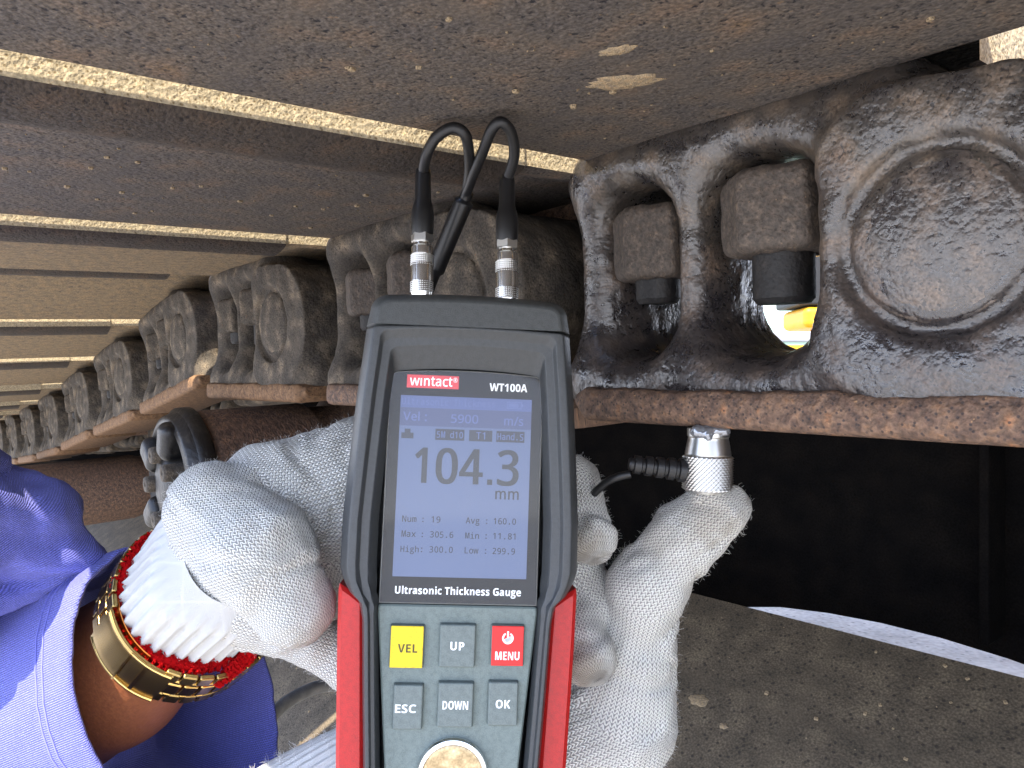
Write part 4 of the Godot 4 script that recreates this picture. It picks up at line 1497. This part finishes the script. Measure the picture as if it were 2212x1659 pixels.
func build_person() -> void:
	var origin := P(430, 1280, 0.277)
	var man := thing("person", "person in blue work jacket and white knit gloves holding gauge and probe", "person", origin)
	var q := func(x: float, y: float, d: float) -> Vector3: return P(x, y, d) - origin
	# bare forearm
	var fa := [
		[q.call(455, 1235, 0.277), q.call(425, 1280, 0.280), 0.018, 0.0205, 0.01],
		[q.call(425, 1280, 0.280), q.call(250, 1452, 0.300), 0.0205, 0.0265, 0.01],
		[q.call(250, 1452, 0.300), q.call(20, 1600, 0.345), 0.0265, 0.034, 0.01]]
	var f0 := func(p: Vector3) -> float: return hand_field(fa, p)
	part("body", net_mesh(nets(Vector3(-0.16, -0.14, -0.13), Vector3(0.03, 0.04, 0.04), 0.003, f0)), M.skin, man)
	# glove on the hand that grips the gauge
	var b1 := [
		[q.call(505, 1190, 0.2720), q.call(600, 1085, 0.276), 0.0242, 0.0205, 0.012],
		[q.call(575, 1110, 0.274), q.call(800, 1045, 0.288), 0.0195, 0.021, 0.012],
		[q.call(510, 1290, 0.2690), q.call(620, 1350, 0.266), 0.0170, 0.0110, 0.012],
		[q.call(800, 1045, 0.290), q.call(900, 1300, 0.295), 0.022, 0.024, 0.02],
		[q.call(462, 1100, 0.2560), q.call(560, 1195, 0.2450), 0.0160, 0.0168, 0.0045],
		[q.call(560, 1195, 0.2450), q.call(636, 1312, 0.2445), 0.0166, 0.0130, 0.006],
		[q.call(690, 1395, 0.266), q.call(770, 1420, 0.272), 0.0080, 0.010, 0.006],
		[q.call(770, 1420, 0.272), q.call(900, 1380, 0.290), 0.010, 0.012, 0.01],
		[q.call(950, 1060, 0.290), q.call(1225, 1055, 0.276), 0.0125, 0.0115, 0.01],
		[q.call(1225, 1055, 0.276), q.call(1270, 1163, 0.2600), 0.0112, 0.0096, 0.006],
		[q.call(950, 1250, 0.292), q.call(1205, 1285, 0.276), 0.0125, 0.0115, 0.01],
		[q.call(1205, 1285, 0.276), q.call(1268, 1415, 0.2580), 0.0112, 0.0098, 0.004],
		[q.call(950, 1180, 0.292), q.call(1220, 1200, 0.284), 0.0120, 0.0110, 0.01],
		[q.call(1220, 1200, 0.284), q.call(1298, 1310, 0.274), 0.0108, 0.0092, 0.004]]
	var f1 := func(p: Vector3) -> float: return hand_field(b1, p)
	var n1 := lumpy(nets(Vector3(-0.04, -0.06, -0.055), Vector3(0.155, 0.085, 0.05), 0.002, f1), 0.0011, 90.0, 15)
	n1 = creased(n1, 0.0011, 16.0, 51)
	var m1 := knit_mesh(n1, b1, [[q.call(1255, 1185, 0.252), 0.011, 0.55], [q.call(1255, 1440, 0.250), 0.011, 0.6], [q.call(690, 1375, 0.238), 0.010, 0.35]])
	var g1 := part("glove", m1, M.knit, man)
	g1.set_meta("label", "white knit glove with a red hem, gripping the gauge")
	scatter("fuzz", m1, hair_mesh(), 9000, M.fuzz, g1, 0.35, 1.1, 0.9)
	# ribbed cuff
	var axis := Vector3(0.50, 0.53, 0.685).normalized()
	var fr := ring_frame(axis)
	var rows := []
	for i in 13:
		var t := i / 12.0
		var row := PackedVector3Array()
		var c := Vector3(0.0, 0.0, 0.0).lerp(q.call(530, 1175, 0.262), t)
		for k in 288:
			var a := TAU * k / 288.0
			var rr := lerpf(0.0258, 0.0262, t) - 0.005 * smoothstep(0.65, 1.0, t) + 0.0009 * cos(a * 36.0) * (1.0 - smoothstep(0.55, 0.85, t)) + 0.0007 * sin(a * 3.0 + t * 3.0) + 0.0009 * sin(t * PI) * sin(a * 5.0)
			row.append(c + (fr.x * cos(a) + fr.z * sin(a)) * rr)
		rows.append(row)
	var cuff := grid(rows, true)
	part("cuff", cuff, M.rib_knit, g1)
	scatter("cuff_fuzz", cuff, hair_mesh(), 700, M.fuzz, g1, 0.4, 1.0, 0.8)
	var hem := []
	var hr := []
	for k in 73:
		var a := TAU * k / 72.0
		hem.append((fr.x * cos(a) + fr.z * sin(a)) * 0.0258 - fr.y * (0.0004 + 0.0008 * sin(a * 4.0)))
		hr.append(0.0019 + 0.0003 * sin(a * 9.0))
	var hem_mesh := tube(hem, hr, 10, false)
	var hp := part("hem", hem_mesh, M.red_wool, g1)
	scatter("hem_pile", hem_mesh, tuft_mesh(), 11000, M.red_wool, g1, 0.6, 1.2, 0.8)
	# a loose end of the hem's yarn hangs inside the bracelet
	var loose := tube(curve([q.call(548, 1392, 0.268), q.call(532, 1422, 0.268), q.call(505, 1446, 0.268), q.call(472, 1474, 0.268)], 12), [0.0014, 0.0014, 0.0015, 0.0015, 0.0015, 0.0015, 0.0014, 0.0014, 0.0014, 0.0013, 0.0012, 0.0011, 0.0008], 10)
	part("loose_hem", loose, M.red_wool, g1)
	scatter("loose_pile", loose, tuft_mesh(), 1600, M.red_wool, g1, 0.6, 1.1, 0.8)
	# glove on the hand that presses the probe
	var b2 := [
		[q.call(1545, 1108, 0.2585), q.call(1480, 1158, 0.262), 0.0100, 0.0110, 0.006],
		[q.call(1480, 1160, 0.262), q.call(1395, 1268, 0.267), 0.0112, 0.0122, 0.006],
		[q.call(1535, 1103, 0.258), q.call(1580, 1092, 0.257), 0.0083, 0.0056, 0.005],
		[q.call(1395, 1268, 0.268), q.call(1368, 1420, 0.275), 0.0124, 0.0130, 0.008],
		[q.call(1368, 1420, 0.275), q.call(1345, 1555, 0.280), 0.0132, 0.0165, 0.01],
		[q.call(1300, 1330, 0.286), q.call(1290, 1500, 0.288), 0.0110, 0.0150, 0.014],
		[q.call(1345, 1555, 0.280), q.call(1230, 1600, 0.286), 0.0165, 0.0210, 0.014],
		[q.call(1230, 1600, 0.288), q.call(900, 1670, 0.285), 0.0220, 0.0250, 0.02],
		[q.call(900, 1670, 0.285), q.call(800, 1700, 0.278), 0.0245, 0.0240, 0.01]]
	var f2 := func(p: Vector3) -> float: return hand_field(b2, p)
	var n2 := lumpy(nets(Vector3(0.03, -0.115, -0.05), Vector3(0.20, 0.045, 0.035), 0.002, f2), 0.0010, 90.0, 16)
	n2 = creased(n2, 0.0011, 17.0, 54)
	var m2 := knit_mesh(n2, b2, [[q.call(1525, 1120, 0.250), 0.014, 0.45], [q.call(1420, 1160, 0.256), 0.013, 0.30], [q.call(1480, 1230, 0.262), 0.009, 0.4]])
	var g2 := part("glove", m2, M.knit, man)
	g2.set_meta("label", "white knit glove with a soiled fingertip pushing up the probe")
	scatter("fuzz", m2, hair_mesh(), 7000, M.fuzz, g2, 0.35, 1.1, 0.9)
	var rows2 := []
	for i in 11:
		var t := i / 10.0
		var c: Vector3 = q.call(820, 1696, 0.279).lerp(q.call(500, 1880, 0.262), t)
		var ax: Vector3 = (q.call(500, 1880, 0.262) - q.call(820, 1696, 0.279)).normalized()
		var fx: Basis = ring_frame(ax)
		var row := PackedVector3Array()
		for k in 288:
			var a := TAU * k / 288.0
			var rr := 0.0250 + 0.00045 * cos(a * 48.0) + 0.0006 * sin(a * 4.0 + t * 5.0)
			row.append(c + (fx.x * cos(a) + fx.z * sin(a)) * rr)
		rows2.append(row)
	var cuff2 := grid(rows2, true)
	part("cuff", cuff2, M.rib_knit, g2)
	scatter("cuff_fuzz", cuff2, hair_mesh(), 2500, M.fuzz, g2, 0.6, 1.8, 0.8)
	# jacket sleeve
	var sc: Vector3 = q.call(400, 1490, 0.283)
	var sa := Vector3(0.83, 0.38, 0.40).normalized()
	var sf := ring_frame(sa)
	var fz := FastNoiseLite.new()
	fz.seed = 9
	fz.frequency = 9.0
	var outer := []
	var inner := []
	for i in 46:
		var t := i / 45.0
		var c := sc - sa * (t * 0.20) + Vector3(-0.02, 0.0, 0.0) * t * t
		var ra := lerpf(0.040, 0.060, smoothstep(0.0, 0.8, t))
		var rb := lerpf(0.056, 0.072, t)
		var ro := PackedVector3Array()
		var ri := PackedVector3Array()
		for k in 120:
			var a := TAU * k / 120.0
			var p := Vector3(cos(a) * 3.0, sin(a) * 3.0, t * 3.2)
			var fold := fz.get_noise_3dv(p * 0.05) * lerpf(0.004, 0.016, smoothstep(0.05, 0.5, t)) + 0.0022 * sin(a * 2.0 + t * 16.0 + 2.0 * sin(a)) * smoothstep(0.1, 0.5, t)
			var hemr := 0.0008 if t < 0.07 else 0.0
			var dirv := sf.x * cos(a) * ra + sf.z * sin(a) * rb
			ro.append(c + dirv * (1.0 + fold / 0.05) + dirv.normalized() * hemr)
			ri.append(c + dirv * (1.0 + fold / 0.05) - dirv.normalized() * 0.0014)
		outer.append(ro)
		inner.append(ri)
	inner.reverse()
	inner.append_array([])
	var all := inner
	var lipr := PackedVector3Array()
	for k in 120:
		lipr.append((outer[0][k] + inner[inner.size() - 1][k]) / 2.0 + sa * 0.0007)
	all.append(lipr)
	all.append_array(outer)
	var sl := part("sleeve", grid(all, true), M.twill, man)
	# the hem's two rows of stitching
	for row in [3, 4]:
		var st := []
		var sr := []
		for k in 121:
			st.append(outer[row][k % 120] + (outer[row][k % 120] - (outer[row][0] + outer[row][60]) / 2.0).normalized() * 0.0002)
			sr.append(0.0003)
		part("hem_seam", tube(st, sr, 6, false), M.seam_thread, sl)
	# bunched cloth above it
	var hb := [
		[q.call(-120, 1130, 0.262), q.call(20, 1140, 0.275), 0.036, 0.0200, 0.012],
		[q.call(20, 1140, 0.275), q.call(110, 1190, 0.282), 0.0195, 0.0120, 0.012],
		[q.call(110, 1190, 0.282), q.call(192, 1222, 0.286), 0.0120, 0.0052, 0.012],
		[q.call(-100, 1260, 0.268), q.call(40, 1235, 0.280), 0.026, 0.010, 0.010]]
	var fh := func(p: Vector3) -> float: return hand_field(hb, p) + 0.0016 * sin(p.x * 120.0 + p.y * 330.0)
	part("sleeve_fold", net_mesh(creased(lumpy(nets(Vector3(-0.16, -0.05, -0.06), Vector3(-0.02, 0.08, 0.065), 0.0022, fh), 0.0026, 40.0, 22), 0.0018, 13.0, 61)), M.twill, sl)

func tuft_mesh() -> ArrayMesh:
	return lathe([Vector2(0.00014, 0.0), Vector2(0.00024, 0.0004), Vector2(0.00022, 0.0010), Vector2(0.00010, 0.0015)], 6, false, true)

# ------------------------------------------------------------------ watch
func build_watch() -> void:
	var at := P(418, 1312, 0.2850)
	var n := Vector3(0.60, 0.60, 0.53).normalized()
	var fr := ring_frame(n)
	var t := thing("wristwatch", "gold wristwatch bracelet with folding clasp, loose round the wrist below the red hem", "wristwatch", at, fr)
	# in the watch's axes: x towards the eye, y along the arm towards the hand
	var rx := 0.0306
	var count := 34
	var side := rbox(Vector3(0.0019, 0.0062, 0.0052), 0.0007, 2)
	var mid_ := rbox(Vector3(0.0021, 0.0078, 0.0052), 0.0007, 2)
	var bead := rbox(Vector3(0.0020, 0.0024, 0.0030), 0.0007, 2)
	for i in count:
		var a := TAU * i / count
		var deg := rad_to_deg(a)
		if deg > 180.0:
			deg -= 360.0
		if absf(deg - 2.0) < 27.0:
			continue
		var o := Vector3(cos(a), 0, sin(a)) * rx
		var b := Basis(Vector3.UP, -a)
		part("bracelet_link", mid_, M.gold, t, o, b)
		var a2 := a + TAU / count / 2
		var o2 := Vector3(cos(a2), 0, sin(a2)) * rx
		var b2 := Basis(Vector3.UP, -a2)
		for s in [-1.0, 1.0]:
			part("bracelet_link", side, M.gold_dull, t, o2 + Vector3.UP * 0.0078 * s, b2)
			part("bracelet_link", bead, M.gold, t, o + Vector3.UP * 0.0053 * s, b)
	# clasp: two curved plates and the folding blade inside
	for c in [[-27.0, 2.0, 0.0321, M.gold_dull, 0.0100], [1.0, 31.0, 0.0326, M.gold_dull, 0.0106]]:
		part("clasp_plate", arc_plate(c[0], c[1], c[2], 0.0013, c[4]), c[3], t)
	for yy in [-0.0097, 0.0097]:
		part("clasp_rib", arc_plate(-26.0, 30.0, 0.0328, 0.0010, 0.0006), M.gold, t, Vector3(0, yy, 0))
	part("clasp_rib", arc_plate(0.5, 1.6, 0.0331, 0.0012, 0.0106), M.gold, t)
	part("clasp_rib", arc_plate(-12.0, -9.5, 0.0326, 0.0012, 0.0102), M.gold, t)
	var blade := part("clasp_blade", arc_plate(-8.0, 38.0, 0.0296, 0.0007, 0.0080), M.gold_inner, t, Vector3(0, 0.0022, 0))
	for i in 3:
		var a := deg_to_rad(22.0 + i * 5.0)
		part("spring_bar_hole", lathe([Vector2(0.0, 0.0003), Vector2(0.0006, 0.0003), Vector2(0.0006, 0.0)], 12, false, false), M.cable_black, blade, Vector3(cos(a) * 0.0298, 0.0040, sin(a) * 0.0298), Basis(Vector3.UP, -a) * Basis(Vector3.BACK, -PI / 2))
	var ca := PI + 0.1
	part("watch_case", turned([Vector2(0.0, 0.0), Vector2(0.017, 0.0), Vector2(0.019, 0.002), Vector2(0.019, 0.007), Vector2(0.016, 0.010), Vector2(0.0, 0.010)], 40), M.gold, t, Vector3(cos(ca), 0, sin(ca)) * 0.0296, Basis(Vector3.UP, -ca) * Basis(Vector3.BACK, -PI / 2))

func arc_plate(d0: float, d1: float, r: float, thick: float, half: float) -> ArrayMesh:
	var rows := []
	var k := 10
	for i in k + 1:
		var a := deg_to_rad(lerpf(d0, d1, float(i) / k))
		var o := Vector3(cos(a), 0, sin(a))
		var e := 0.0003
		rows.append(PackedVector3Array([
			o * (r - thick) + Vector3.UP * (half - e), o * (r - thick) - Vector3.UP * (half - e), o * (r - thick + e) - Vector3.UP * half, o * (r - e) - Vector3.UP * half,
			o * r - Vector3.UP * (half - e), o * (r + 0.0001) - Vector3.UP * half * 0.5, o * (r + 0.0001) + Vector3.UP * half * 0.5, o * r + Vector3.UP * (half - e), o * (r - e) + Vector3.UP * half, o * (r - thick + e) + Vector3.UP * half]))
	return grid(rows, true, true, true)
